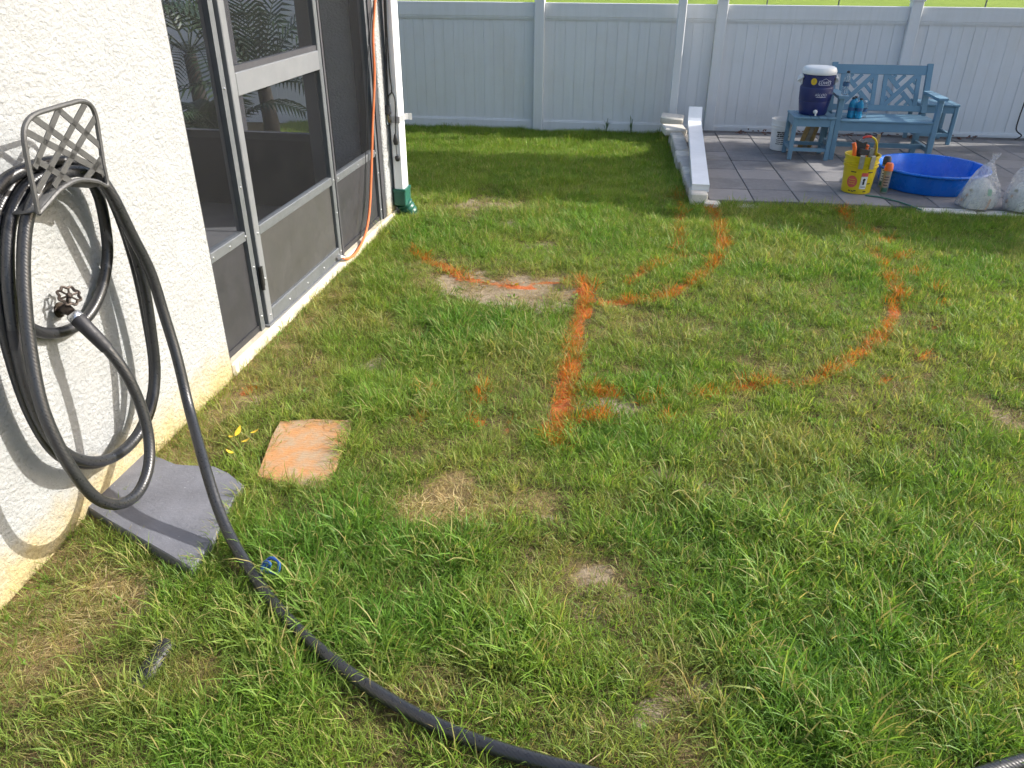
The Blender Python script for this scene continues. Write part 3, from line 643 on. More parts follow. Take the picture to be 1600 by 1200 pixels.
# hose: from the coupling through the coils to the lawn
hose = thing('garden_hose', gp(400, 905), 'black rubber garden hose coiled on the wall hanger and trailing across the grass', 'hose')
def gpt(u, v, dz=.034):
    p = gp(u, v); p[2] = float(ground_z(p[0], p[1]))
    p2 = gp(u, v, p[2]+dz); return Vector(p2)
P = [wpx(120, 497, .10), wpx(128, 505, .12), wpx(145, 522, .15), wpx(172, 550, .19), wpx(200, 590, .23), wpx(222, 640, .26), wpx(233, 690, .28), wpx(231, 735, .30), wpx(214, 772, .31), wpx(184, 788, .31), wpx(150, 778, .30), wpx(118, 742, .28), wpx(88, 690, .25), wpx(64, 630, .22), wpx(48, 550, .19), wpx(39, 470, .17), wpx(37, 400, .155), wpx(43, 340, .15), wpx(62, 298, .155), wpx(95, 272, .16), wpx(130, 268, .16), wpx(160, 285, .16),
     wpx(184, 325, .16), wpx(205, 375, .155), wpx(224, 440, .15), wpx(237, 520, .145), wpx(243, 585, .14), wpx(235, 640, .14), wpx(212, 685, .14), wpx(178, 714, .14), wpx(140, 721, .14), wpx(100, 706, .13), wpx(66, 662, .12), wpx(38, 590, .115), wpx(20, 500, .11), wpx(12, 420, .105), wpx(15, 350, .10), wpx(35, 300, .10), wpx(70, 272, .11), wpx(105, 262, .115), wpx(140, 268, .12),
     wpx(166, 292, .12), wpx(190, 345, .115), wpx(213, 420, .11), wpx(230, 500, .10), wpx(240, 570, .095), wpx(236, 625, .09), wpx(214, 680, .085), wpx(175, 715, .08), wpx(130, 725, .08), wpx(85, 705, .075), wpx(45, 640, .07), wpx(12, 540, .065), wpx(-8, 440, .06), wpx(-8, 350, .06), wpx(18, 292, .06), wpx(55, 265, .06), wpx(95, 258, .06), wpx(128, 268, .06),
     wpx(152, 300, .06), wpx(164, 350, .055), wpx(168, 400, .05), wpx(158, 455, .045), wpx(135, 497, .04), wpx(100, 518, .035), wpx(60, 518, .03), wpx(20, 490, .03), wpx(-20, 430, .04), wpx(-25, 350, .05), wpx(0, 290, .075), wpx(45, 262, .10), wpx(95, 252, .13), wpx(140, 262, .16),
     wpx(172, 300, .19), wpx(205, 365, .20), wpx(235, 425, .21), wpx(256, 490, .23), wpx(277, 560, .27), wpx(296, 640, .33)]
P += [gpt(322, 735, .24), gpt(343, 800, .13), gpt(365, 848, .065), gpt(392, 893), gpt(430, 945), gpt(475, 993), gpt(530, 1040), gpt(590, 1082), gpt(660, 1122), gpt(740, 1157), gpt(820, 1183), gpt(900, 1204), gpt(1000, 1228), gpt(1130, 1250), gpt(1290, 1262), gpt(1430, 1245), gpt(1545, 1206), gpt(1620, 1185), gpt(1700, 1175)]
HP = catmull(P, 6)
MB().tube(HP, .0212, 12).build('tube', 'hose', hose, True, angle=80)
MB().tube([wpx(112, 489, .085), wpx(115, 492, .09), wpx(122, 499, .105), wpx(124, 501, .11)], [.022, .027, .027, .024], 14).build('coupling', 'steel', hose, True)
MB().tube([HP[2], HP[5], HP[9], HP[13], HP[17]], [.029, .028, .027, .026, .024], 14).build('collar', 'hose_collar', hose, True)
MB().tube([HP[int(len(HP)*.345)+i] for i in range(3)], .0225, 12).build('clamp_band', 'hose_collar', hose, True)

# ================================================================== THINGS ON THE GRASS NEAR THE WALL
slab_px = [(219, 703), (248, 714), (275, 725), (305, 727), (334, 728), (358, 739), (381, 757), (366, 776), (352, 806), (332, 846), (299, 888), (262, 866), (215, 839), (168, 812), (127, 786), (160, 757)]
cz = .03; pp = [gp(u, v, cz)[:2] for u, v in slab_px]; c0 = np.mean(pp, 0)
b = MB(); b.prism([tuple(c0+(p-c0)*1.0) for p in pp], -.06, cz-.006, [tuple(c0+(p-c0)*1.0) for p in pp]); ins = [tuple(c0+(p-c0)*.985) for p in pp]
b2 = MB(); n = len(pp)
vs = [(x, y, -.06) for x, y in pp]+[(x, y, cz-.007) for x, y in pp]+[(x, y, cz) for x, y in ins]
b2.add(vs, [tuple(range(n-1, -1, -1)), tuple(range(2*n, 3*n))]+[(k_*n+i, k_*n+(i+1) % n, (k_+1)*n+(i+1) % n, (k_+1)*n+i) for k_ in (0, 1) for i in range(n)])
tag(b2.build('splash_slab', 'slate_slab', None, loc=(float(c0[0]), float(c0[1]), 0)), 'dark slate grey concrete slab with a broken edge under the hose coils', 'slab')
st_px = [(399, 745), (412, 712), (424, 680), (437, 657), (490, 653), (553, 656), (542, 690), (526, 728), (508, 768), (455, 757)]
cz2 = .012; pp = [gp(u, v, cz2)[:2] for u, v in st_px]; n = len(pp); c0 = np.mean(pp, 0); ins = [tuple(c0+(p-c0)*.97) for p in pp]
b2 = MB(); vs = [(x, y, -.06) for x, y in pp]+[(x, y, cz2-.008) for x, y in pp]+[(x, y, cz2) for x, y in ins]
b2.add(vs, [tuple(range(n-1, -1, -1)), tuple(range(2*n, 3*n))]+[(k_*n+i, k_*n+(i+1) % n, (k_+1)*n+(i+1) % n, (k_+1)*n+i) for k_ in (0, 1) for i in range(n)])
tag(b2.build('stepping_stone', 'painted_stone', None, loc=(float(c0[0]), float(c0[1]), 0)), 'square stepping stone sprayed orange, sunk in the grass beside the slab', 'stepping stone')
# half-buried black drain pipe
b = MB(); pts = [gpt(262, 1008, .003), gpt(245, 1033, .003), gpt(226, 1062, -.004), gpt(205, 1092, -.025)]
b.tube(catmull(pts, 4), [.034+.004*(i % 2) for i in range(13)], 12); tag(b.build('buried_pipe', 'black_rubber', None, True, loc=tuple(pts[1])), 'short black plastic drain pipe half buried in the grass at lower left', 'pipe')
# blue strap
p0 = gpt(424, 893, .022); b = MB()
b.tube(catmull([p0+Vector((-.015, -.01, -.02)), p0+Vector((-.02, .0, .03)), p0+Vector((.0, .01, .055)), p0+Vector((.035, .0, .05)), p0+Vector((.03, -.015, .01)), p0+Vector((.0, -.02, .025)), p0+Vector((.015, -.025, .06)), p0+Vector((-.015, -.01, .05)), p0+Vector((-.03, -.03, .0))], 6), .006, 6)
tag(b.build('plastic_strap', 'blue_strap', None, True, loc=tuple(p0)), 'crumpled blue plastic strap lying in the grass beside the hose', 'strap')
for i, (u, v, lab) in enumerate(((362, 684, 'yellow leaf nearest the wall in the cluster beside the larger leaf'), (372, 676, 'larger yellow leaf standing in the grass between wall and orange stone'), (384, 690, 'yellow fallen leaf nearest the orange stepping stone'), (398, 676, 'small yellow leaf highest of the fallen leaves'), (360, 708, 'lowest yellow leaf, fallen just behind the far corner of the dark slab'))):
    p0 = gpt(u, v, .05); b = MB(); a = rnd.uniform(0, 6); L = .020 if i != 1 else .032
    pts = []
    for t, w in ((-1, 0), (-.5, .6), (0, .8), (.5, .55), (1, 0)):
        for sgn in (-1, 1): pts.append(p0+Vector((math.cos(a)*t*L-math.sin(a)*sgn*w*L*.5, math.sin(a)*t*L+math.cos(a)*sgn*w*L*.5, .012*t*t+.3*L*t+.008*abs(sgn*w))))
    b.add(pts, [(j*2, j*2+1, j*2+3, j*2+2) for j in range(4)]); lf = b.build('fallen_leaf', 'yellow_leaf', None, loc=tuple(p0)); md = lf.modifiers.new('t', 'SOLIDIFY'); md.thickness = .001
    tag(lf, lab, 'leaf', 'yellow leaves by the wall')

# ================================================================== THINGS ON THE PATIO
def decal_text(body, size, center, r_of_z, cxy, ang0, mat, parent, extrude=.0012, name='lettering', shear=0., spacing=1.):
    """flat print bent round an upright vessel; ang0 = direction the print faces"""
    cu = bpy.data.curves.new('t', 'FONT'); cu.body = body; cu.size = size; cu.align_x = 'CENTER'; cu.align_y = 'CENTER'; cu.shear = shear; cu.space_character = spacing; cu.resolution_u = 3
    to = bpy.data.objects.new('t', cu); COL.objects.link(to); bpy.context.view_layer.update()
    me = bpy.data.meshes.new_from_object(to.evaluated_get(bpy.context.evaluated_depsgraph_get()))
    bpy.data.objects.remove(to)
    b = MB(); vs = []
    for v in me.vertices:
        z = center+v.co.y; r = r_of_z(z)+extrude; a = ang0+v.co.x/r
        vs.append((cxy[0]+r*math.cos(a), cxy[1]+r*math.sin(a), z))
    b.add(vs, [tuple(p.vertices) for p in me.polygons]); return b.build(name, mat, parent)
def decal_poly(poly2d, r_of_z, cxy, ang0, mat, parent, name, extrude=.001, nsub=10):
    """a printed patch: polygon strips in (across, height) bent round the vessel"""
    b = MB(); n = len(poly2d); cx = sum(p[0] for p in poly2d)/n; cz = sum(p[1] for p in poly2d)/n; vs = []
    rings = 4
    for k_ in range(rings+1):
        for p in poly2d:
            t = k_/rings; x = cx+(p[0]-cx)*t; z = cz+(p[1]-cz)*t; r = r_of_z(z)+extrude; a = ang0+x/r; vs.append((cxy[0]+r*math.cos(a), cxy[1]+r*math.sin(a), z))
    fs = [(k_*n+i, k_*n+(i+1) % n, (k_+1)*n+(i+1) % n, (k_+1)*n+i) for k_ in range(rings) for i in range(n)]
    b.add(vs, fs); return b.build(name, mat, parent)
def circ(cx, cz, r, n=24, ry=None): return [(cx+r*math.cos(2*math.pi*i/n), cz+(ry or r)*math.sin(2*math.pi*i/n)) for i in range(n)]
def rect(cx, cz, w, h):
    pts = []
    for (x0, z0, x1, z1) in ((-1, -1, 1, -1), (1, -1, 1, 1), (1, 1, -1, 1), (-1, 1, -1, -1)):
        for t in (0, .25, .5, .75): pts.append((cx+w/2*(x0+(x1-x0)*t), cz+h/2*(z0+(z1-z0)*t)))
    return pts

# ---- white gutter pipe lying on the blocks, elbow up at the far end
gut = thing('gutter_pipe', (.75, 8.7, .11), 'long white square gutter pipe with an upturned end lying on the edging blocks', 'gutter pipe')
ga, gb = Vector((.735, 7.27, .135)), Vector((.845, 9.98, .215)); gd = (gb-ga).normalized(); gs = gd.cross(Vector((0, 0, 1))).normalized(); gu = gs.cross(gd)
def rect_tube(path, sides, ups, w, h, t=.004):
    b = MB(); vs = []; fs = []
    for p, s, u in zip(path, sides, ups):
        for ww, hh in ((w, h), (w-t*2, h-t*2)):
            for a_, c_ in ((-1, -1), (1, -1), (1, 1), (-1, 1)): vs.append(p+s*a_*ww/2+u*c_*hh/2)
    for i in range(len(path)-1):
        for j in range(4):
            k_ = (j+1) % 4; fs.append((i*8+j, i*8+k_, i*8+8+k_, i*8+8+j)); fs.append((i*8+4+j, i*8+12+j, i*8+12+k_, i*8+4+k_))
    for i in (0, len(path)-1):
        for j in range(4): k_ = (j+1) % 4; fs.append((i*8+j, i*8+4+j, i*8+4+k_, i*8+k_))
    return b.add(vs, fs)
rect_tube([ga, (ga*2+gb)/3, (ga+gb*2)/3, gb], [gs]*4, [gu]*4, .155, .065).build('pipe', 'white_paint', gut)
e1 = gb+gd*.012; e2 = gb+gd*.055+gu*.05; e3 = gb+gd*.13+gu*.165
nu = [gu, (gu*.8-gd*.6).normalized(), (gu*.3-gd*.95).normalized(), (gu*.3-gd*.95).normalized()]
b = MB(); vs = [ga+gd*.012+gs*a_*.0755+gu*c_*.0305 for a_, c_ in ((-1, -1), (1, -1), (1, 1), (-1, 1))]; b.add(vs, [(0, 1, 2, 3)]); b.build('end_cap', 'white_paint', gut)
rect_tube([gb-gd*.03, e1, e2, e3], [gs]*4, nu, .159, .069).build('elbow', 'white_paint', gut)

# ---- polywood-type side table
def side_table(loc, label, ry=.40):
    x, y = loc[:2]; t = thing('side_table', (x, y, PZ), label, 'side table', 'blue side tables beside the bench'); H = .45; w = .19; lw = .042
    for k_ in range(5):
        x0 = x-.215+k_*.0868; MB().box(x0, x0+.0828, y-.205, y+.205, PZ+H-.022, PZ+H, .004).build('top_slat', 'blue_poly', t)
    for sx in (-1, 1):
        for sy in (-1, 1): MB().box(x+sx*w-(lw/2), x+sx*w+lw/2, y+sy*(w-.015)-lw/2, y+sy*(w-.015)+lw/2, PZ, PZ+H-.023, .004).build('leg', 'blue_poly', t)
    for sy in (-1, 1): MB().box(x-w+lw/2, x+w-lw/2, y+sy*(w-.015)-.012, y+sy*(w-.015)+.012, PZ+H-.10, PZ+H-.024).build('apron', 'blue_poly', t); MB().box(x-w+lw/2, x+w-lw/2, y+sy*(w-.015)-.012, y+sy*(w-.015)+.012, PZ+.09, PZ+.125).build('stretcher', 'blue_poly', t)
    for sx in (-1, 1): MB().box(x+sx*w-.012, x+sx*w+.012, y-w+.015+lw/2, y+w-.015-lw/2, PZ+H-.10, PZ+H-.024).build('apron', 'blue_poly', t); MB().box(x+sx*w-.012, x+sx*w+.012, y-w+.015+lw/2, y+w-.015-lw/2, PZ+.09, PZ+.125).build('stretcher', 'blue_poly', t)
    return t
TX, TY = 2.0, 9.14
side_table((TX, TY), 'blue side table carrying the water cooler, left of the bench'); side_table((3.60, 10.2), 'empty blue side table tucked behind the right end of the bench')
# ---- bench
BX0, BX1, BYF, BYB = 2.255, 3.245, 9.03, 9.47; SZ = PZ+.42; lw = .055
bench = thing('garden_bench', ((BX0+BX1)/2, (BYF+BYB)/2, PZ), 'blue garden bench with crisscross lattice back in front of the fence', 'bench')
BT = at_y(1452, 100, BYB+.13)[2]
for x in (BX0, BX1):
    MB().box(x-lw/2, x+lw/2, BYF-.025, BYF+.03, PZ, PZ+.635, .005).build('leg', 'blue_poly', bench)
    MB().bar((x, BYB+.06, PZ), (x, BYB, SZ+.01), lw, .05, up=(0, 1, 0)).build('leg', 'blue_poly', bench)
    MB().bar((x, BYB, SZ+.011), (x, BYB+.13, BT), lw, .045, up=(0, 1, 0)).build('back_post', 'blue_poly', bench)
    sg = -1 if x == BX0 else 1
    a = MB(); ax_ = [(x-.045, BYF-.07), (x+.045, BYF-.07), (x+.055, BYF-.03), (x+.045, BYB+.02), (x-.045, BYB+.02), (x-.055, BYF-.03)]; a.prism(ax_, PZ+.636, PZ+.664); a.build('armrest', 'blue_poly', bench)
    MB().box(x-.014, x+.014, BYF+.031, BYB+.0, PZ+.10, PZ+.145).build('side_stretcher', 'blue_poly', bench); MB().box(x-.014, x+.014, BYF+.031, BYB-.02, SZ-.10, SZ-.023).build('side_apron', 'blue_poly', bench)
MB().box(BX0+lw/2, BX1-lw/2, BYF-.015, BYF+.015, SZ-.115, SZ-.023).build('front_apron', 'blue_poly', bench)
MB().box(BX0+.014, BX1-.014, (BYF+BYB)/2-.02, (BYF+BYB)/2+.02, PZ+.10, PZ+.145).build('centre_stretcher', 'blue_poly', bench)
for k_ in range(5):
    y0 = BYF-.03+k_*.094; MB().box(BX0+(-.02 if 0 < k_ < 4 else lw/2+.001), BX1-(-.02 if 0 < k_ < 4 else lw/2+.001), y0, y0+.089, SZ-.022, SZ, .005).build('seat_slat', 'blue_poly', bench)
def bpt(x, t, dy=0):     # a point on the reclined back plane: t = height above seat
    f = (t)/(BT-SZ); return Vector((x, BYB+.13*f+dy, SZ+t))
BH = BT-SZ; bx0, bx1 = BX0+lw/2, BX1-lw/2
def backbar(name, x0, t0, x1, t1, w, th=.024, dy=0): 
    return MB().bar(bpt(x0, t0, dy), bpt(x1, t1, dy), w, th, up=(0, -1, .28)).build(name, 'blue_poly', bench)
backbar('top_rail', bx0, BH-.065, bx1, BH-.065, .095); backbar('lower_rail', bx0, .055, bx1, .055, .06)
zb, zt = .085, BH-.1125; mid = (bx0+bx1)/2
pan = [(bx0+.05, mid-.03), (mid+.03, bx1-.05)]
for (p0, p1) in pan:
    for xe in (p0+.022, p1-.022): backbar('stile', xe, zb, xe, zt, .044)
    q0, q1 = p0+.044, p1-.044; W_, H_ = q1-q0, zt-zb; cx, cz_ = (q0+q1)/2, (zb+zt)/2
    diag = math.hypot(W_, H_); ux, uz = W_/diag, H_/diag
    backbar('lattice_bar', q0, zb, q1, zt, .046, .016, -.004); backbar('lattice_bar', q0, zt, cx-.02, cz_+.02*uz/ux, .046, .012); backbar('lattice_bar', cx+.02, cz_-.02*uz/ux, q1, zb, .046, .012)
    for sgn in (-1, 1):           # short bars parallel to one diagonal in each quadrant, as in a Chippendale panel
        for f in (.40, .72):
            dx = sgn*W_*f/2
            # parallels to the rising diagonal in the left/right quadrants
            xa, za = (q0, zb+H_*f) if sgn < 0 else (q0+W_*f, zb)
            xb, zb2 = (q0+W_*(1-f), zt) if sgn < 0 else (q1, zb+H_*(1-f))
            xm, zm = (xa+xb)/2, (za+zb2)/2
            if sgn < 0: backbar('lattice_bar', xm, zm, xb, zb2, .034, .010, .001)
            else: backbar('lattice_bar', xa, za, xm, zm, .034, .010, .001)
            xa, za = (q0, zb+H_*(1-f)) if sgn < 0 else (q0+W_*f, zt)
            xb, zb2 = (q0+W_*(1-f), zb) if sgn < 0 else (q1, zb+H_*f)
            xm, zm = (xa+xb)/2, (za+zb2)/2
            if sgn < 0: backbar('lattice_bar', xa, za, xm, zm, .034, .010, .002)
            else: backbar('lattice_bar', xm, zm, xb, zb2, .034, .010, .002)

# ---- water cooler on the side table
CX_, CY_ = TX+.005, TY+.0; CZ0 = PZ+.45
cool = thing('water_cooler', (CX_, CY_, CZ0), 'navy blue drink cooler with white lid standing on the side table', 'cooler')
cprof = [(.120, 0), (.135, .004), (.142, .02), (.160, .135), (.158, .142), (.163, .147), (.171, .27), (.169, .278), (.1655, .284), (.1655, .40), (.160, .405)]
MB().lathe([(r, CZ0+z) for r, z in cprof], (CX_, CY_, 0), 48).build('body', 'navy', cool, True, angle=25)
MB().lathe([(.150, CZ0+.405), (.170, CZ0+.408), (.174, CZ0+.418), (.174, CZ0+.440), (.168, CZ0+.455), (.160, CZ0+.470), (.145, CZ0+.478), (.10, CZ0+.480)], (CX_, CY_, 0), 48).build('lid', 'cooler_white', cool, True, angle=35)
for sg in (-1, 1):
    b = MB(); x = CX_+sg*.172; pts = [(x-sg*.008, CY_-.06, CZ0+.385), (x+sg*.016, CY_-.045, CZ0+.36), (x+sg*.026, CY_, CZ0+.335), (x+sg*.016, CY_+.045, CZ0+.36), (x-sg*.008, CY_+.06, CZ0+.385)]
    b.tube(catmull(pts, 5), .013, 8); b.box(x-.006, x+.012, CY_-.04, CY_+.04, CZ0+.30, CZ0+.40, .004); b.build('handle', 'cooler_white', cool, True)
crad = lambda z: float(np.interp(z-CZ0, [p[1] for p in cprof], [p[0] for p in cprof]))
fa = -math.pi/2-.02                                  # faces the camera side
b = MB(); fz = CZ0+.045; fr = crad(fz); fx = CX_+math.cos(fa)*fr; fy = CY_+math.sin(fa)*fr
b.lathe([(.022, -.004), (.022, .010), (.012, .018), (.012, .035)], (fx, fy, fz), 16, axis=Vector((math.cos(fa), math.sin(fa), 0))); b.tube([(fx+math.cos(fa)*.03, fy+math.sin(fa)*.03, fz+.01), (fx+math.cos(fa)*.032, fy+math.sin(fa)*.032, fz-.035)], .009, 8); b.build('spigot', 'white_plastic', cool, True)
# print on the cooler: gabled outline with the shop name, the maker's name, round sticker
z0 = CZ0+.335; la = fa+.28
outl = [(-.062, -.022), (.062, -.022), (.062, .018), (.046, .018), (.0, .042), (-.046, .018), (-.062, .018), (-.062, -.022)]
b = MB()
def cpt(x, z, e=.0018): r = crad(z)+e; a_ = la+x/r; return (CX_+r*math.cos(a_), CY_+r*math.sin(a_), z)
for p, q in zip(outl[:-1], outl[1:]): b.tube([cpt(p[0]+(q[0]-p[0])*t, z0+p[1]+(q[1]-p[1])*t) for t in (0, .25, .5, .75, 1)], .0017, 5)
b.build('logo_outline', 'ink_white', cool)
decal_text("LOWE'S", .041, z0-.001, crad, (CX_, CY_), la, 'ink_white', cool, .002, shear=.15)
decal_text("IGLOO", .036, CZ0+.215, crad, (CX_, CY_), fa+.13, 'ink_white', cool, .002, shear=.25, spacing=1.1)
decal_poly(rect(.0, CZ0+.194, .11, .004), crad, (CX_, CY_), fa+.17, 'ink_white', cool, 'underline', .002)
decal_poly(circ(0, CZ0+.345, .030, 24, .034), crad, (CX_, CY_), fa-.42, 'sticker_yellow', cool, 'round_sticker', .0015)
decal_text("5", .035, CZ0+.345, crad, (CX_, CY_), fa-.42, 'tool_wood', cool, .0025)

# ---- buckets
def bucket(cx, cy, z0, mat, name, label, rb, rt, H, group=None):
    t = thing(name, (cx, cy, z0), label, 'bucket', group)
    pr = [(rb-.01, 0), (rb, .006), (rb+.006*1, .02)]
    rr = lambda z: rb+(rt-rb)*z/H
    pr = [(rb-.008, 0), (rb, .005), (rr(H*.70), H*.70), (rr(H*.70)+.010, H*.705), (rr(H*.72)+.010, H*.725), (rr(H*.74), H*.735), (rr(H*.79), H*.79), (rr(H*.79)+.010, H*.795), (rr(H*.81)+.010, H*.815), (rr(H*.83), H*.825), (rr(H*.95), H*.95), (rr(H*.95)+.009, H*.955), (rt+.009, H), (rt-.003, H), (rt-.006, H*.95), (rb-.008, .008)]
    MB().lathe([(r, z0+z) for r, z in pr], (cx, cy, 0), 40, True, True).build('body', mat, t, True, angle=30)
    return t, (lambda z: rr(z-z0)+.0008)
YB = (2.21, 7.71)
yb, yr = bucket(*YB, PZ, 'yellow_plastic', 'tool_bucket', 'yellow bucket full of hand tools on the front of the patio', .128, .150, .345)
fy = -math.pi/2
def face(cx, cy): return math.atan2(-cy, -cx)        # towards where the photographer stands
fa2 = face(*YB)
decal_poly(circ(0, PZ+.115, .048, 24, .055), yr, YB, fa2-.35, 'ink_red', yb, 'round_print', .0012)
for k_, tx in enumerate(('FALL HAZARD', 'KEEP CHILDREN', 'AWAY FROM', 'BUCKET')[:0]): pass
decal_poly(rect(0, PZ+.115, .058, .125), yr, YB, fa2+.42, 'label_white', yb, 'warning_label', .0012)
decal_poly(rect(0, PZ+.185, .062, .034), yr, YB, fa2+.41, 'ink_red', yb, 'warning_header', .0016)
decal_poly(circ(0, PZ+.138, .013), yr, YB, fa2+.42, 'ink_black', yb, 'pictogram', .002)
decal_poly(rect(-.003, PZ+.110, .018, .034), yr, YB, fa2+.43, 'ink_black', yb, 'pictogram', .0021)
decal_poly(rect(.0, PZ+.072, .044, .006), yr, YB, fa2+.43, 'ink_black', yb, 'print_line', .002)
for (a_, z_, w_) in ((-.34, .205, .05), (.75, .205, .05), (-.42, .03, .02), (-.20, .028, .025), (-.05, .034, .02), (.62, .028, .03), (.80, .10, .035)):
    decal_poly(rect(0, PZ+z_, w_, .010), yr, YB, fa2+a_, 'ink_black', yb, 'print_line', .0015)
for r_ in (-.02, 0, .02): decal_poly(rect(0, PZ+.115+r_, .06, .0045), yr, YB, fa2-.35, 'yellow_plastic', yb, 'print_line', .002)
# canvas straps folded over the rim
for a_ in (fa2+.02, fa2+.62):
    b = MB(); rr_ = .162
    pts = [(YB[0]+math.cos(a_)*r_, YB[1]+math.sin(a_)*r_, PZ+z_) for r_, z_ in ((.13, .30), (.138, .352), (.152, .362), (.168, .35), (.166, .30), (.162, .24))]
    sdv = Vector((-math.sin(a_), math.cos(a_), 0)); vs = []
    for p in pts: vs += [Vector(p)-sdv*.021, Vector(p)+sdv*.021]
    b.add(vs, [(i*2, i*2+1, i*2+3, i*2+2) for i in range(5)]); s2 = b.build('canvas_strap', 'canvas', yb); md = s2.modifiers.new('t', 'SOLIDIFY'); md.thickness = .006
# bail handle raised, red grip
b = MB(); hpts = []
for i in range(13):
    t = math.pi*i/12; hpts.append(Vector((YB[0]+.02+.10*math.cos(t), YB[1]+.03-.02*math.sin(t), PZ+.33+.17*math.sin(t)**.7)))
b.tube(hpts[0:6], .009, 8); b.build('bail', 'yellow_plastic', yb, True); b = MB(); b.tube(hpts[5:9], .011, 8); b.build('grip', 'tool_red', yb, True); b = MB(); b.tube(hpts[8:], .004, 6); b.build('bail', 'tool_steel', yb, True)
def tool(name, label, parts, loc):
    t = thing(name, loc, label, name.replace('_', ' ').split()[-1], 'hand tools in the yellow bucket')
    for nm, mb, mat in parts: mb.build(nm, mat, t, True)
bx, by = YB; zT = PZ+.345
tool('rubber_float', 'black handled masonry tool with orange grip leaning out on the left of the bucket', [('handle', MB().tube(catmull([(bx-.075, by-.04, PZ+.2), (bx-.095, by-.045, zT+.04), (bx-.115, by-.045, zT+.105)], 4), [.019]*9, 10), 'tool_orange'), ('shaft', MB().tube([(bx-.07, by-.035, PZ+.02), (bx-.075, by-.04, PZ+.2)], .01, 6), 'tool_steel')], (bx-.075, by-.04, PZ+.02))
b = MB(); q = [(bx-.075, zT-.12), (bx-.01, zT-.12), (bx+.015, zT+.11), (bx-.02, zT+.095), (bx-.09, zT+.125), (bx-.065, zT+.06)]; b.add([(x, by+.0, z) for x, z in q]+[(x, by+.012, z) for x, z in q], [tuple(range(5, -1, -1)), tuple(range(6, 12))]+[(i, (i+1) % 6, 6+(i+1) % 6, 6+i) for i in range(6)])
tool('plaster_float', 'black flat plaster float standing in the yellow bucket', [('blade', b, 'tool_dark')], (bx-.04, by, zT-.12))
tool('brick_hammer', 'hammer with dark head and grey handle in the middle of the bucket', [('head', MB().bar((bx-.05, by-.06, zT+.035), (bx+.03, by-.045, zT+.02), .035, .045), 'tool_dark'), ('handle', MB().tube([(bx-.01, by-.05, zT+.01), (bx-.005, by-.04, PZ+.05)], .014, 8), 'tool_wood')], (bx, by-.04, PZ+.05))
tool('pointing_trowel', 'small trowel with orange handle end behind the hammer', [('handle', MB().tube(catmull([(bx+.03, by+.03, zT-.03), (bx+.028, by+.03, zT+.05), (bx+.030, by+.03, zT+.075)], 4), [.016]*6+[.02, .02, .014], 10), 'tool_orange'), ('tang', MB().tube([(bx+.03, by+.03, PZ+.05), (bx+.03, by+.03, zT-.03)], .006, 6), 'tool_steel')], (bx+.03, by+.03, PZ+.05))
tool('chisel', 'flat grey steel chisel upright on the right side in the bucket', [('blade', MB().bar((bx+.05, by-.05, PZ+.05), (bx+.055, by-.055, zT+.06), .034, .012, up=(0, 1, 0)), 'tool_steel')], (bx+.05, by-.05, PZ+.05))
tool('wooden_stake', 'tall weathered wooden stake sticking out at the right of the bucket', [('stake', MB().bar((bx+.07, by+.05, PZ+.03), (bx+.125, by+.065, zT+.165), .030, .014, up=(0, 1, 0)), 'tool_wood')], (bx+.08, by+.05, PZ+.03))
tool('margin_trowel', 'second grey steel trowel blade beside the bail handle in the bucket', [('blade', MB().bar((bx+.03, by+.06, PZ+.05), (bx+.02, by+.065, zT+.10), .035, .006, up=(0, 1, 0)), 'tool_steel')], (bx+.03, by+.06, PZ+.05))
# white bucket
WB = (1.80, 9.47)
wb, wr = bucket(*WB, PZ, 'white_plastic', 'white_bucket', 'white bucket with black printing on the pavers left of the side table', .120, .138, .335)
fw = face(*WB)-.12; rr0 = random.Random(3)
for row in range(7):
    z_ = PZ+.205-row*.021; x0 = -.055+rr0.uniform(0, .02)
    while x0 < .05:
        w_ = rr0.uniform(.02, .06)
        decal_poly(rect(x0+w_/2, z_, w_, .015 if row < 3 else .008), wr, WB, fw, 'ink_black', wb, 'print_block', .0015); x0 += w_+.005
    if row == 6: break
# ---- marking paint cans
def can(cx, cy, capmat, bodymat, H, lab):
    t = thing('spray_can', (cx, cy, PZ), lab, 'spray can', 'marking paint cans beside the bucket'); r = .034
    MB().lathe([(r-.004, PZ), (r, PZ+.004), (r, PZ+H*.74), (r-.003, PZ+H*.75)], (cx, cy, 0), 24).build('body', bodymat, t, True)
    MB().lathe([(r-.002, PZ+H*.751), (r+.004, PZ+H*.755), (r+.002, PZ+H*.94), (r-.008, PZ+H), (r-.02, PZ+H+.002)], (cx, cy, 0), 24).build('cap', capmat, t, True)
    f_ = face(cx, cy); decal_poly(rect(0, PZ+H*.42, .055, H*.4), lambda z: r, (cx, cy), f_, 'label_white' if capmat == 'tool_dark' else 'bag_print', t, 'paper_label', .001)
    for q_ in range(4): decal_poly(rect(0, PZ+H*(.28+.09*q_), .04, .008), lambda z: r, (cx, cy), f_, 'ink_black', t, 'print_line', .0016)
    decal_poly(rect(0, PZ+H*.12, .055, H*.13), lambda z: r, (cx, cy), f_, 'can_green', t, 'green_band', .001)
can(2.458, 7.69, 'tool_orange', 'can_grey', .275, 'marking spray can with orange cap standing between yellow bucket and pool'); can(2.50, 7.92, 'tool_dark', 'can_grey', .285, 'spray can with black cap just behind the orange capped can')
b = MB(); b.tube(catmull([gp(1352, 305, PZ+.008), gp(1380, 309, PZ+.008), gp(1410, 317, PZ+.008), gp(1440, 328, PZ+.008)], 5), .007, 6); tag(b.build('garden_stake', 'can_green', None, True, loc=tuple(gp(1380, 309, PZ))), 'thin dark green garden stake lying on the pavers before the pool', 'stake')
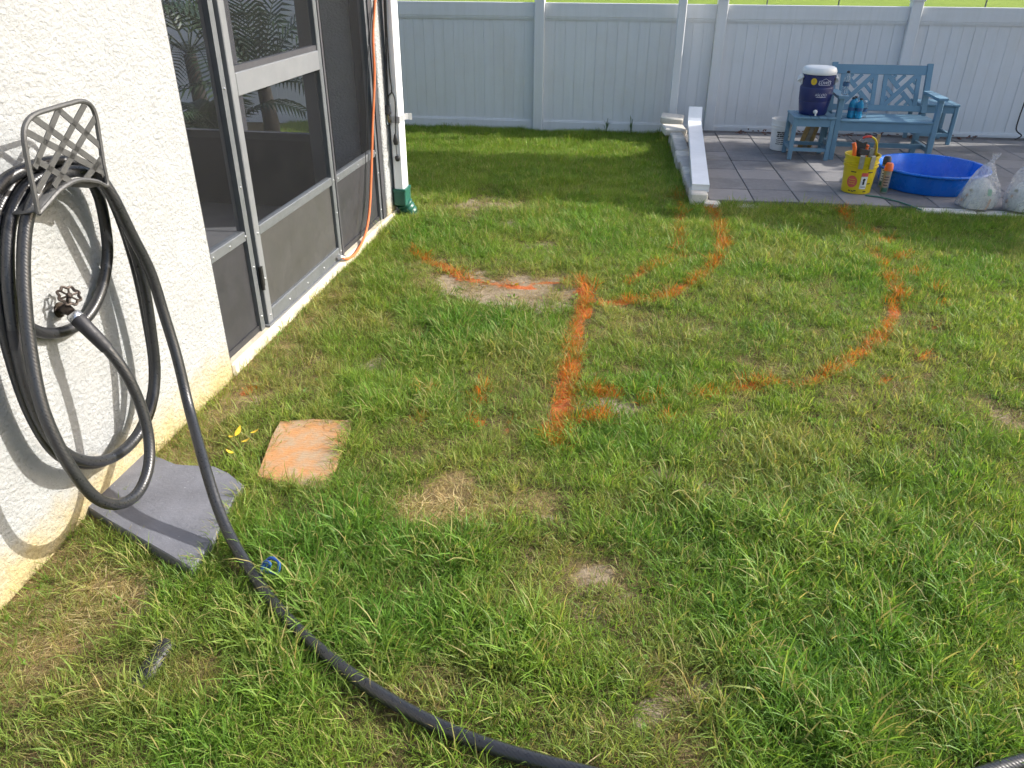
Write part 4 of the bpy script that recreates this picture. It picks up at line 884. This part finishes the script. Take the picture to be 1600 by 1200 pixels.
# ---- wading pool
PC = (2.95, 8.03); pool = thing('wading_pool', (PC[0], PC[1], PZ), 'round blue plastic wading pool on the patio behind the paint cans', 'wading pool')
wob = lambda t, i: 1+(.010*math.cos(14*t) if 1 <= i <= 4 or i >= 8 else 0)+.012*math.cos(2*t+1)
prf = [(.40, 0), (.435, .006), (.45, .05), (.462, .10), (.475, .165), (.50, .175), (.507, .188), (.50, .198), (.472, .196), (.460, .165), (.445, .10), (.432, .05), (.418, .014), (.30, .010), (.12, .010)]
MB().lathe([(r, PZ+z) for r, z in prf], (PC[0], PC[1], 0), 84, True, True, wob=wob).build('basin', 'pool_blue', pool, True, angle=50)
# ---- plastic bags
def bag(cx, cy, W_, D_, H_, seed, label, lean):
    r_ = random.Random(seed); t = thing('plastic_bag', (cx, cy, PZ), label, 'bag', 'clear plastic bags at the patio edge'); b = MB(); n = 40; prof = [(0, .85), (.03, .98), (.12, 1.04), (.26, 1.), (.42, .86), (.56, .66), (.68, .48), (.78, .30), (.84, .15), (.875, .10), (.91, .12), (.96, .17), (1., .20)]
    ph = [r_.uniform(0, 6) for _ in range(6)]; vs = []
    for i, (z, w) in enumerate(prof):
        for j in range(n):
            a_ = 2*math.pi*j/n; f = 1+.06*math.sin(3*a_+ph[0]+z*3)+.05*math.sin(5*a_+ph[1]-z*5)+.045*math.sin(11*a_+ph[2]+z*2)*(1+z)+r_.uniform(-.02, .02)
            vs.append((cx+lean*z*H_+W_*w*f*math.cos(a_)+.03*math.sin(z*7+ph[4])*z, cy+D_*w*f*math.sin(a_)+.02*math.sin(z*5+ph[5])*z, PZ+.003+z*H_*(1+.02*math.sin(2*a_+ph[3]))))
    b.add(vs, [(i*n+j, i*n+(j+1) % n, (i+1)*n+(j+1) % n, (i+1)*n+j) for i in range(len(prof)-1) for j in range(n)]+[tuple(range(n-1, -1, -1))]); b.build('film', 'poly_bag', t, True, angle=70)
    c = MB(); c.lathe([(.02, PZ+.006), (.90, PZ+.010), (.97, PZ+.05), (.93, PZ+.11), (.80, PZ+.165), (.50, PZ+.22), (.22, PZ+.25), (.04, PZ+.26)], (0, 0, 0), 26, wob=lambda t_, i: 1+.07*math.sin(3*t_+i)+.05*math.sin(7*t_-2*i)); c.v = [(cx+x*W_*.92+lean*.1, cy+y*D_*.92, z) for x, y, z in c.v]; c.build('contents', 'bag_content', t, True)
    f_ = face(cx, cy)
    def pr(a0, zc, w, h, mat, nm):
        vs = []; 
        for iz in range(4):
            for ix in range(4):
                z = zc+h*(iz/3-.5); a_ = f_+a0+w*(ix/3-.5); wv = float(np.interp(z, [p[0] for p in prof], [p[1] for p in prof]))*1.05
                vs.append((cx+lean*z*H_+W_*wv*math.cos(a_)+.03*math.sin(z*7+ph[4])*z+.004*math.cos(a_), cy+D_*wv*math.sin(a_)+.02*math.sin(z*5+ph[5])*z+.012*math.sin(a_), PZ+.003+z*H_))
        MB().add(vs, [(i*4+j, i*4+j+1, i*4+j+5, i*4+j+4) for i in range(3) for j in range(3)]).build(nm, mat, t)
    pr(-.75, .17, .16, .06, 'bag_print', 'print_patch'); pr(-.60, .27, .12, .05, 'bag_print', 'print_patch'); pr(-.50, .37, .2, .04, 'canvas', 'print_patch'); pr(.52, .36, .22, .12, 'bag_print_green', 'print_patch'); pr(.62, .14, .10, .2, 'bag_print', 'print_patch')
bag(3.12, 7.30, .155, .13, .46, 4, 'clear plastic grocery bag with pale contents next to the pool', .10); bag(3.50, 7.27, .165, .13, .50, 9, 'second clear plastic bag at the right edge of the picture, partly cut off', -.02)
# ---- bottles
def bottle(cx, cy, z0, mat, capmat, lab, H=.20, r=.031, labmat='bottle_label', contents=None):
    t = thing('drink_bottle', (cx, cy, z0), lab, 'bottle', 'drink bottles on the bench')
    p = [(r*.7, 0), (r, .006), (r, .05), (r*.92, .06), (r, .07), (r, .11), (r*.9, .125), (r*.97, .135), (r*.8, .155), (.013, .178), (.013, .184)]
    MB().lathe([(a_, z0+z*H/.2) for a_, z in p], (cx, cy, 0), 24).build('body', mat, t, True, angle=50); MB().lathe([(.015, z0+.1835*H/.2), (.016, z0+.186*H/.2), (.016, z0+.2*H/.2), (.013, z0+.202*H/.2)], (cx, cy, 0), 16).build('cap', capmat, t, True)
    MB().lathe([(r+.0008, z0+.075*H/.2), (r+.0008, z0+.108*H/.2)], (cx, cy, 0), 24, False, False).build('label_wrap', labmat, t, True)
bz = SZ
bottle(2.40, 9.13, bz, 'bottle_blue', 'tool_dark', 'front left blue sports drink bottle on the bench seat', .21, .036); bottle(2.475, 9.11, bz, 'bottle_blue', 'tool_dark', 'front right blue sports drink bottle on the bench seat', .205, .036)
bottle(2.44, 9.20, bz, 'bottle_blue', 'tool_dark', 'blue sports drink bottle behind the two front ones on the bench seat', .21, .036); bottle(2.545, 9.19, bz, 'bottle_clear', 'white_plastic', 'clear bottle with dark wrap on the right of the blue bottles', .17, .034)
bottle(2.275, 9.05, PZ+.664, 'bottle_clear', 'tool_dark', 'clear water bottle standing on the left bench armrest', .235, .032)
# ---- planks leaning between table and bench, cable, weeds, litter
for i, (dx, mat, lab) in enumerate(((0, 'lumber', 'leftmost yellowish plank leaning behind the blue side table'), (.055, 'canvas', 'greyish middle plank of those leaning behind the side table'), (.10, 'lumber', 'rightmost thin plank leaning next to the bench leg'))):
    b = MB(); b.bar((1.99+dx, 9.42, PZ+.01), (2.13+dx*.9, 9.57, PZ+.43), .05, .018, up=(.4, .9, 0)); tag(b.build('plank', mat, None, loc=(1.99+dx, 9.42, PZ)), lab, 'plank', 'planks leaning behind the side table')
b = MB(); b.tube(catmull([at_y(1612, 130, 10.66), at_y(1601, 160, 10.66), at_y(1592, 185, 10.64), at_y(1588, 203, 10.6), at_y(1596, 212, 10.5), at_y(1586, 218, 10.45)], 6), .008, 6); tag(b.build('black_cable', 'black_rubber', None, True, loc=tuple(at_y(1590, 200, 10.6))), 'black cable hanging against the white fence at the right edge', 'cable')
wd = random.Random(5)
def weed(x, y, lab):
    t = thing('weed', (x, y, -.05), lab, 'weed', 'weeds along the fence'); b = MB()
    for i in range(9):
        a_ = wd.uniform(0, 6.28); L = wd.uniform(.06, .16); w = .006; s_ = Vector((-math.sin(a_), math.cos(a_), 0))*w; base_ = Vector((x, y, -.06+i*.012)); tip = base_+Vector((math.cos(a_)*L*.7, math.sin(a_)*L*.4-.02, L*.9)); mid_ = (base_+tip)/2+Vector((0, 0, .03)); b.add([base_-s_*.4, base_+s_*.4, mid_+s_, mid_-s_, tip], [(0, 1, 2, 3), (3, 2, 4)])
    b.build('leaves', 'weed_leaf', t); MB().tube([(x, y, -.1), (x+.01, y-.01, .12)], .004, 5).build('stem', 'weed_leaf', t)
weed(-.22, 10.7, 'taller weed at the fence foot, right of the left fence post'); weed(.10, 10.7, 'smaller weed at the fence foot, nearer the white pole')
ltr = MB(); lr = random.Random(12)
for i in range(90):
    u, v = lr.uniform(.25, 3.2), lr.uniform(3.02, 3.28); p = PO+PE1*u+PE2*v; a_ = lr.uniform(0, 3); L = lr.uniform(.02, .06); d_ = np.array([math.cos(a_)*L, math.sin(a_)*L, 0]); z_ = PZ+.004+lr.uniform(0, .012)
    ltr.bar((p[0], p[1], z_), (p[0]+d_[0], p[1]+d_[1], z_+lr.uniform(-.004, .01)), .014, .008)
tag(ltr.build('mulch_litter', 'mulch', None), 'dark reddish mulch chips and litter along the fence foot', 'litter', kind='stuff')

# ================================================================== UNSEEN TREES ADDED TO CAST SHADE ON PATIO AND LAWN; PALM BEHIND THE PORCH
def crown(blobs_, nleaf, size, seed, parent):
    r_ = np.random.default_rng(seed); vs = []; fs = []
    for (cx, cy, cz, rx, ry, rz, n) in blobs_:
        p = r_.normal(size=(n, 3)); p /= np.linalg.norm(p, axis=1)[:, None]; p *= (r_.random(n)**.45)[:, None]; p = p*[rx, ry, rz]+[cx, cy, cz]
        a1 = r_.normal(size=(n, 3)); a1 /= np.linalg.norm(a1, axis=1)[:, None]; a2 = np.cross(a1, r_.normal(size=(n, 3))); a2 /= np.linalg.norm(a2, axis=1)[:, None]
        s = size*(.6+.8*r_.random(n))[:, None]
        for i in range(n):
            b0 = len(vs); c = p[i]; u_ = a1[i]*s[i]; w_ = a2[i]*s[i]*.45
            vs += [tuple(c-u_), tuple(c+w_), tuple(c+u_), tuple(c-w_)]; fs.append((b0, b0+1, b0+2, b0+3))
    b = MB(); b.v = vs; b.f = fs
    off = world_off(parent); me = bpy.data.meshes.new('crown'); me.from_pydata([tuple(Vector(p)-off) for p in vs], [], fs); o = bpy.data.objects.new('crown', me); COL.objects.link(o); o.parent = parent; me.materials.append(M['tree_leaf'])
def shade_at(gx_, gy_, z): t = z/SUN.z; return gx_+SUN.x*t, gy_+SUN.y*t, z
def added_shade_tree(bx_, by_, spots, seed, label):
    t = thing('added_shade_tree', (bx_, by_, -.05), label, 'tree', 'unseen trees added for shade'); bl = []
    for (gx_, gy_, z, r, ry, n) in spots: x, y, z_ = shade_at(gx_, gy_, z); bl.append((x, y, z_, r, ry, r*.55, n))
    top = max(b_[2] for b_ in bl); trunk = [(bx_, by_, -.1), (bx_+.05, by_, 1.2), (bx_-.05, by_+.05, top*.55), (bx_, by_, top*.9)]
    MB().tube(catmull(trunk, 4), [.16-.012*i for i in range(13)], 10).build('trunk', 'bark', t, True)
    for b_ in bl: MB().tube([(bx_, by_, max(1., b_[2]*.55)), ((bx_+b_[0])/2, (by_+b_[1])/2, b_[2]*.85), (b_[0], b_[1], b_[2])], [.06, .04, .015], 6).build('limb', 'bark', t, True)
    crown(bl, 0, .13, seed, t)
SH_A = [(-3.4, 8.1, 8.2, .9, .95, 1500), (-2.3, 8.15, 7.6, .9, 1.0, 1650), (-1.2, 8.1, 7.0, .9, 1.05, 1800), (-.1, 8.1, 6.4, .9, 1.1, 1800), (.9, 8.3, 6.0, .75, .95, 700), (1.15, 9.35, 5.7, .75, .42, 700)]  # crown spots set by where their shadows must land; trees are added casters
SH_B = [(2.0, 6.9, 4.1, .8, .45, 500), (3.2, 6.65, 4.1, .9, .55, 700), (4.4, 6.5, 4.2, 1., .6, 700), (1.1, 7.1, 4.2, .8, .42, 800), (2.1, 7.2, 4.0, .8, .75, 1200), (3.2, 7.1, 4.2, .95, .95, 1500), (4.3, 7.3, 4.4, 1., 1.2, 1500), (5.4, 7.6, 4.2, 1., 1.3, 1100), (3.3, 8.65, 4.7, .8, .75, 1100), (4.3, 9.1, 4.6, 1., .8, 1100), (2.3, 9.75, 4.6, .5, .25, 260)]
added_shade_tree(10.6, 11.6, SH_A, 21, 'tall leafy unseen tree beyond the fence, added to cast shade'); added_shade_tree(9.8, 9.0, SH_B, 22, 'spreading unseen tree beside the patio, added to cast shade')
def palm(x, y, n, seed, label, H=1.3, L=1.5):
    r_ = random.Random(seed); t = thing('palm_tree', (x, y, -.06), label, 'palm', 'palms behind the porch')
    MB().tube([(x, y, -.1), (x+.03, y, H*.5), (x, y, H)], [.10, .085, .07], 10).build('trunk', 'palm_trunk', t, True)
    for i in range(n):
        az = 2*math.pi*i/n+r_.uniform(-.25, .25); el = r_.uniform(.25, 1.3); le = L*r_.uniform(.8, 1.15); pts = []
        p = Vector((x, y, H)); d = Vector((math.cos(az)*math.cos(el), math.sin(az)*math.cos(el), math.sin(el)))
        for k_ in range(15):
            pts.append(p.copy()); p = p+d*le/14; d = (d+Vector((0, 0, -.085-.02*k_*.3))).normalized()
        b = MB(); b.tube(pts, [.010-.0005*k_ for k_ in range(15)], 4)
        for k_ in range(2, 15):
            for h_ in (0, .5):
                if k_+h_ >= 14: continue
                c = pts[k_].lerp(pts[min(k_+1, 14)], h_); dd = (pts[min(k_+1, 14)]-pts[k_-1]).normalized(); s_ = dd.cross(Vector((0, 0, 1))).normalized(); f_ = math.sin(math.pi*min(1, (k_+h_)/14.5))**.6
                for sg in (-1, 1):
                    ll = .34*f_; dirv = (s_*sg*.85+dd*.6+Vector((0, 0, .05))).normalized(); e = c+dirv*ll+Vector((0, 0, -.10*f_)); m_ = c+dirv*ll*.5+Vector((0, 0, .01)); w_ = dd*.017
                    b.add([c-w_*.6, c+w_*.6, m_+w_, m_-w_, e], [(0, 1, 2, 3), (3, 2, 4)])
        b.build('frond', 'palm_leaf', t)
palm(-3.8, 8.3, 13, 3, 'feathery palm seen dimly through the porch screens', .75, 1.65); palm(-4.9, 8.9, 13, 8, 'taller palm further back beyond the porch screens', 1.0, 2.0); palm(-4.1, 7.75, 8, 12, 'small palm behind the porch corner seen through the door screen', .25, 1.1)

# ================================================================== GRASS
proto = bpy.data.collections.new('grass_tufts')
def tuft(name, nb, rad, Lr, wr, lean, curl, seed, flat=0.):
    r_ = np.random.default_rng(seed); vs = []; fs = []; bt = []; br = []
    for i in range(nb):
        a0 = r_.uniform(0, 2*np.pi); rr_ = rad*np.sqrt(r_.random()); base_ = np.array([rr_*np.cos(a0), rr_*np.sin(a0), -.006])
        az = a0+r_.normal()*.9; L = r_.uniform(*Lr); w = r_.uniform(*wr); th = abs(r_.normal())*lean+.08+flat; cu = r_.uniform(.3, 1.)*curl
        h = np.array([np.cos(az), np.sin(az), 0]); ph = az+r_.normal()*.5; s = np.array([-np.sin(ph), np.cos(ph), 0]); p = base_.copy(); b0 = len(vs); nseg = 4; tw = r_.uniform(-.6, .6)
        rb = r_.random()
        for k_ in range(nseg+1):
            f = k_/nseg; ww = w*(1.-.25*f if f < .7 else (1-f)*2.6)*.5
            s2 = s*np.cos(tw*f)+np.array([0, 0, 1])*np.sin(tw*f)
            if k_ < nseg: vs += [p-s2*ww, p+s2*ww]; bt += [f, f]; br += [rb, rb]
            else: vs.append(p.copy()); bt.append(1.); br.append(rb)
            ang = min(th+cu*f, 2.25); p = p+(h*np.sin(ang)+np.array([0, 0, 1])*np.cos(ang))*L/nseg
            if p[2] < .003: p[2] = .003
        for k_ in range(nseg-1): fs.append((b0+2*k_, b0+2*k_+1, b0+2*k_+3, b0+2*k_+2))
        fs.append((b0+2*nseg-2, b0+2*nseg-1, b0+2*nseg))
    me = bpy.data.meshes.new(name); me.from_pydata([tuple(map(float, v)) for v in vs], [], fs); me.materials.append(M['grass_blade'])
    for nm, dat in (('bt', bt), ('br', br)): a_ = me.attributes.new(nm, 'FLOAT', 'POINT'); a_.data.foreach_set('value', np.array(dat, np.float32))
    me.polygons.foreach_set('use_smooth', [True]*len(me.polygons))
    o = bpy.data.objects.new(name, me); proto.objects.link(o)
for i in range(6): tuft('a_short_%d' % i, 20, .035, (.03, .07), (.0018, .0036), .7, 1.1, 100+i)      # 0-5 short turf
for i in range(6): tuft('b_long_%d' % i, 14, .034, (.05, .125), (.0020, .0044), .65, 1.8, 200+i)       # 6-11 long arching blades
for i in range(4): tuft('c_thatch_%d' % i, 14, .05, (.03, .085), (.0016, .003), .35, .5, 300+i, .95)   # 12-15 dry thatch lying flat
for i in range(3): tuft('d_broad_%d' % i, 7, .02, (.03, .055), (.007, .011), .5, 1.0, 400+i)           # 16-18 broad crab grass
for i in range(3): tuft('e_clover_%d' % i, 9, .035, (.018, .034), (.012, .019), .9, .7, 500+i)          # 19-21 small round-leaved weeds
# candidates over the yard in view (with a margin to either side)
def scatter(dens, seed):
    r_ = np.random.default_rng(seed); x0, x1, y0, y1 = -4.6, 6.2, .7, YF-.02; n = int(dens*(x1-x0)*(y1-y0)); x = r_.uniform(x0, x1, n); y = r_.uniform(y0, y1, n)
    P3 = np.stack([x, y, np.zeros(n)], 1); u, v, zz_ = proj(P3); keep = (zz_ > .5) & (u > -260) & (u < 1860) & (v < 1420)
    so_ = (x-W0[0])*WN[0]+(y-W0[1])*WN[1]; ss_ = (x-W0[0])*WD[0]+(y-W0[1])*WD[1]; keep &= ~((so_ < .015) & (ss_ < 3.02))
    pu, pv = patio_uv(x, y); keep &= ~((pu > -.60) & (pv > -.015)); keep &= ~((pu > -.45) & (pu < -.3) & (pv > -.2) & (pv < 0))
    keep &= ~((pu > 1.4) & (pv > -.125))
    def inpoly(px_):
        poly = [gp(u_, v_, .04)[:2] for u_, v_ in px_]; ins_ = np.zeros(n, bool); j = len(poly)-1
        for i in range(len(poly)):
            xi, yi = poly[i]; xj, yj = poly[j]; c_ = ((yi > y) != (yj > y)) & (x < (xj-xi)*(y-yi)/(yj-yi+1e-12)+xi); ins_ ^= c_; j = i
        return ins_
    keep &= ~inpoly(slab_px); keep &= ~inpoly(st_px)
    hp_ = np.array([tuple(p) for p in HP]); hp_ = hp_[hp_[:, 2] < .08][::2]
    near_ = np.zeros(n, bool)
    for q_ in hp_: near_ |= (x-q_[0])**2+(y-q_[1])**2 < .042**2
    keep &= ~near_
    return x[keep], y[keep], r_
def tri(c0, c1, f): return np.array(c0)[None]*(1-f[:, None])+np.array(c1)[None]*f[:, None]
acc = {k_: [] for k_ in ('co', 'rot', 'scl', 'col', 'paint', 'idx')}
def put(x, y, r_, sz, lo, hi, colr, pnt, tilt=.18):
    n = len(x); acc['co'].append(np.stack([x, y, ground_z(x, y)-.008], 1)); acc['rot'].append(np.stack([r_.normal(size=n)*tilt, r_.normal(size=n)*tilt, r_.uniform(0, 6.28, n)], 1))
    s = sz*(.75+.5*r_.random(n)); acc['scl'].append(np.stack([s, s, s*(.85+.3*r_.random(n))], 1)); acc['col'].append(np.concatenate([np.clip(colr, .005, 1), np.ones((n, 1))], 1)); acc['paint'].append(np.clip(pnt, 0, 1)); acc['idx'].append(r_.integers(lo, hi+1, n))
def grass_color(x, y, d, l, r_):
    n1 = fbm(x, y, .45, 21); n2 = fbm(x, y, 1.6, 25); c = tri((.135, .275, .03), (.29, .39, .06), np.clip(n1*1.6-.3+r_.normal(size=len(x))*.18, 0, 1))
    c = c*(1-.5*(l*.9)[:, None])+np.array((.125, .30, .048))*(.5*(l*.9)[:, None])
    c = c+(np.array((.42, .34, .14))-c)*np.clip(d*.75*(.5+n1)+(r_.random(len(x)) < .07)*.5, 0, .9)[:, None]
    far_ = sst(5.5, 9.0, y); c = c+(np.array((.23, .33, .036))-c)*(far_*.6)[:, None]
    return c*(.60+.70*r_.random(len(x)))[:, None]
def paint_pick(x, y, r_):
    p = paint_mask(x, y); return np.where(r_.random(len(x)) < p*1.35, .65+.35*r_.random(len(x)), .0)
# short turf
x, y, r_ = scatter(1850, 1); s_, d_, l_ = masks(x, y); keep = r_.random(len(x)) < np.clip(1-1.1*s_-.68*d_+.1*l_, .02, 1); x, y, d_, l_ = x[keep], y[keep], d_[keep], l_[keep]
put(x, y, r_, (.95+.35*l_+.25*sst(6, 9, y)-.15*d_)*(.6+.8*fbm(x, y, .16, 150, 2)), 0, 5, grass_color(x, y, d_, l_, r_), paint_pick(x, y, r_))
# long blades
x, y, r_ = scatter(800, 2); s_, d_, l_ = masks(x, y); cl = fbm(x, y, .28, 33); keep = r_.random(len(x)) < np.clip((.30+.75*l_+.70*sst(.45, .72, cl)+.35*sst(7, 9.5, y))*(1-1.15*s_)*(1-.75*d_), 0, 1); x, y, d_, l_ = x[keep], y[keep], d_[keep], l_[keep]
put(x, y, r_, (.80+.38*l_+.15*r_.random(len(x)))*(.6+.85*fbm(x, y, .16, 150, 2)), 6, 11, grass_color(x, y, d_, l_, r_)*1.02, paint_pick(x, y, r_))
# dry thatch
x, y, r_ = scatter(620, 3); s_, d_, l_ = masks(x, y); keep = r_.random(len(x)) < np.clip(.12+1.1*d_-.5*s_+.25*s_*(s_ < .6), .03, 1)*(1-.7*l_); x, y, d_ = x[keep], y[keep], d_[keep]
put(x, y, r_, .9+.3*r_.random(len(x)), 12, 15, tri((.34, .22, .10), (.60, .46, .24), r_.random(len(x))), paint_pick(x, y, r_), .08)
# rough longer grass where the mower does not reach: along the wall, slab, stone, patio edge
def edge_tufts(px_, n_, spread, zl, seed, col=1.):
    r_ = np.random.default_rng(seed); P2 = np.array([gp(u_, v_, zl)[:2] for u_, v_ in px_]); seg = np.linalg.norm(np.diff(P2, axis=0), axis=1); cum = np.concatenate([[0], np.cumsum(seg)]); t = r_.uniform(0, cum[-1], n_)
    x = np.interp(t, cum, P2[:, 0])+r_.normal(size=n_)*spread; y = np.interp(t, cum, P2[:, 1])+r_.normal(size=n_)*spread
    so_ = (x-W0[0])*WN[0]+(y-W0[1])*WN[1]; k_ = so_ > .02; x, y = x[k_], y[k_]; z0 = np.zeros(len(x)); put(x, y, r_, .55+.4*r_.random(len(x)), 6, 11, grass_color(x, y, z0+.25, z0+.3, r_)*col, paint_pick(x, y, r_), .25)
edge_tufts([(390, 766), (362, 814), (333, 872), (303, 902)], 170, .022, .03, 51); edge_tufts([(122, 804), (165, 832), (215, 860), (262, 887), (300, 906)], 90, .025, .03, 52)
edge_tufts([(398, 752), (455, 765), (512, 775)], 85, .024, .0, 53); edge_tufts([(514, 770), (535, 725), (556, 660)], 60, .02, .0, 54); edge_tufts([(395, 745), (432, 657), (490, 650), (553, 652)], 40, .02, 0., 55)
edge_tufts([(0, 992), (100, 880), (210, 770), (300, 660), (370, 590), (480, 480), (612, 350)], 240, .03, 0., 56, .95); edge_tufts([(1110, 325), (1250, 326), (1400, 332), (1600, 350)], 260, .03, 0.02, 57, .85); edge_tufts([(1040, 205), (1060, 265), (1076, 315), (1100, 328)], 90, .03, -.03, 58, .85)
edge_tufts([(262, 1005), (243, 1035), (205, 1095)], 90, .035, 0., 59); edge_tufts([(390, 895), (475, 995), (590, 1085), (740, 1160), (900, 1206)], 110, .07, 0., 60); edge_tufts([(612, 350), (650, 365)], 30, .05, 0., 61); edge_tufts([(640, 198), (840, 202), (1040, 205)], 320, .03, -.02, 62, .85)
# pale straw lying in the worn patch
x, y, r_ = scatter(2600, 9); sm_ = blobs(x, y, [(700, 778, 80, 26, 1.), (830, 785, 45, 16, .5), (225, 905, 60, 16, .5), (110, 950, 90, 50, .45), (1230, 600, 40, 10, .3)], .6, 4); keep = r_.random(len(x)) < sm_; x, y = x[keep], y[keep]
put(x, y, r_, .8+.4*r_.random(len(x)), 12, 15, tri((.50, .35, .17), (.92, .75, .46), r_.random(len(x))), np.zeros(len(x)), .1)
# broad blades
x, y, r_ = scatter(110, 4); s_, d_, l_ = masks(x, y); keep = r_.random(len(x)) < np.clip(.5-.6*s_, 0, 1)*sst(.45, .6, fbm(x, y, .5, 70)); x, y, d_, l_ = x[keep], y[keep], d_[keep], l_[keep]
put(x, y, r_, np.ones(len(x))*.85, 16, 18, grass_color(x, y, d_*0, l_, r_)*1.15, paint_pick(x, y, r_))
# round-leaved weeds in small colonies
x, y, r_ = scatter(900, 14); wm = blobs(x, y, [(1085, 985, 28, 16, .8), (630, 832, 22, 12, .6), (560, 634, 22, 10, .8), (1320, 660, 30, 12, .5), (700, 1050, 30, 16, .5), (1440, 930, 30, 20, .5), (990, 600, 22, 8, .6), (330, 1130, 30, 18, .6), (800, 560, 25, 9, .5), (470, 985, 20, 12, .5)], .7, 30); keep = r_.random(len(x)) < np.maximum(wm, .012*(y < 6)); x, y = x[keep], y[keep]
put(x, y, r_, .8+.5*r_.random(len(x)), 19, 21, tri((.12, .27, .04), (.26, .40, .06), r_.random(len(x))), paint_pick(x, y, r_)*.5, .2)
co = np.concatenate(acc['co']).astype(np.float32); n = len(co)
print('grass tufts', n)
me = bpy.data.meshes.new('grass'); me.vertices.add(n); me.vertices.foreach_set('co', co.ravel())
for nm, ty, key, prop in (('rot', 'FLOAT_VECTOR', 'rot', 'vector'), ('scl', 'FLOAT_VECTOR', 'scl', 'vector'), ('tcol', 'FLOAT_COLOR', 'col', 'color'), ('paint', 'FLOAT', 'paint', 'value'), ('pick', 'INT', 'idx', 'value')):
    a_ = me.attributes.new(nm, ty, 'POINT'); dat = np.concatenate(acc[key]); a_.data.foreach_set(prop, dat.astype(np.int32 if ty == 'INT' else np.float32).ravel())
grass = bpy.data.objects.new('grass', me); COL.objects.link(grass); me.materials.append(M['grass_blade'])
tag(grass, 'long patchy green lawn grass with dry tan spots and sprayed orange lines', 'grass', kind='stuff')
ng = bpy.data.node_groups.new('grass_spread', 'GeometryNodeTree'); ng.interface.new_socket('Geometry', in_out='INPUT', socket_type='NodeSocketGeometry'); ng.interface.new_socket('Geometry', in_out='OUTPUT', socket_type='NodeSocketGeometry')
gi = ng.nodes.new('NodeGroupInput'); go = ng.nodes.new('NodeGroupOutput'); ip = ng.nodes.new('GeometryNodeInstanceOnPoints'); ci = ng.nodes.new('GeometryNodeCollectionInfo'); ci.inputs['Collection'].default_value = proto; ci.inputs['Separate Children'].default_value = True; ci.inputs['Reset Children'].default_value = True
def named(nm, ty): q_ = ng.nodes.new('GeometryNodeInputNamedAttribute'); q_.data_type = ty; q_.inputs['Name'].default_value = nm; return [o_ for o_ in q_.outputs if o_.enabled and o_.name == 'Attribute'][0]
mp_ = ng.nodes.new('GeometryNodeMeshToPoints')
ng.links.new(gi.outputs[0], mp_.inputs[0]); ng.links.new(mp_.outputs[0], ip.inputs['Points']); ng.links.new(ci.outputs[0], ip.inputs['Instance']); ip.inputs['Pick Instance'].default_value = True
ng.links.new(named('pick', 'INT'), ip.inputs['Instance Index']); ng.links.new(named('rot', 'FLOAT_VECTOR'), ip.inputs['Rotation']); ng.links.new(named('scl', 'FLOAT_VECTOR'), ip.inputs['Scale']); ng.links.new(ip.outputs[0], go.inputs[0])
md = grass.modifiers.new('spread', 'NODES'); md.node_group = ng
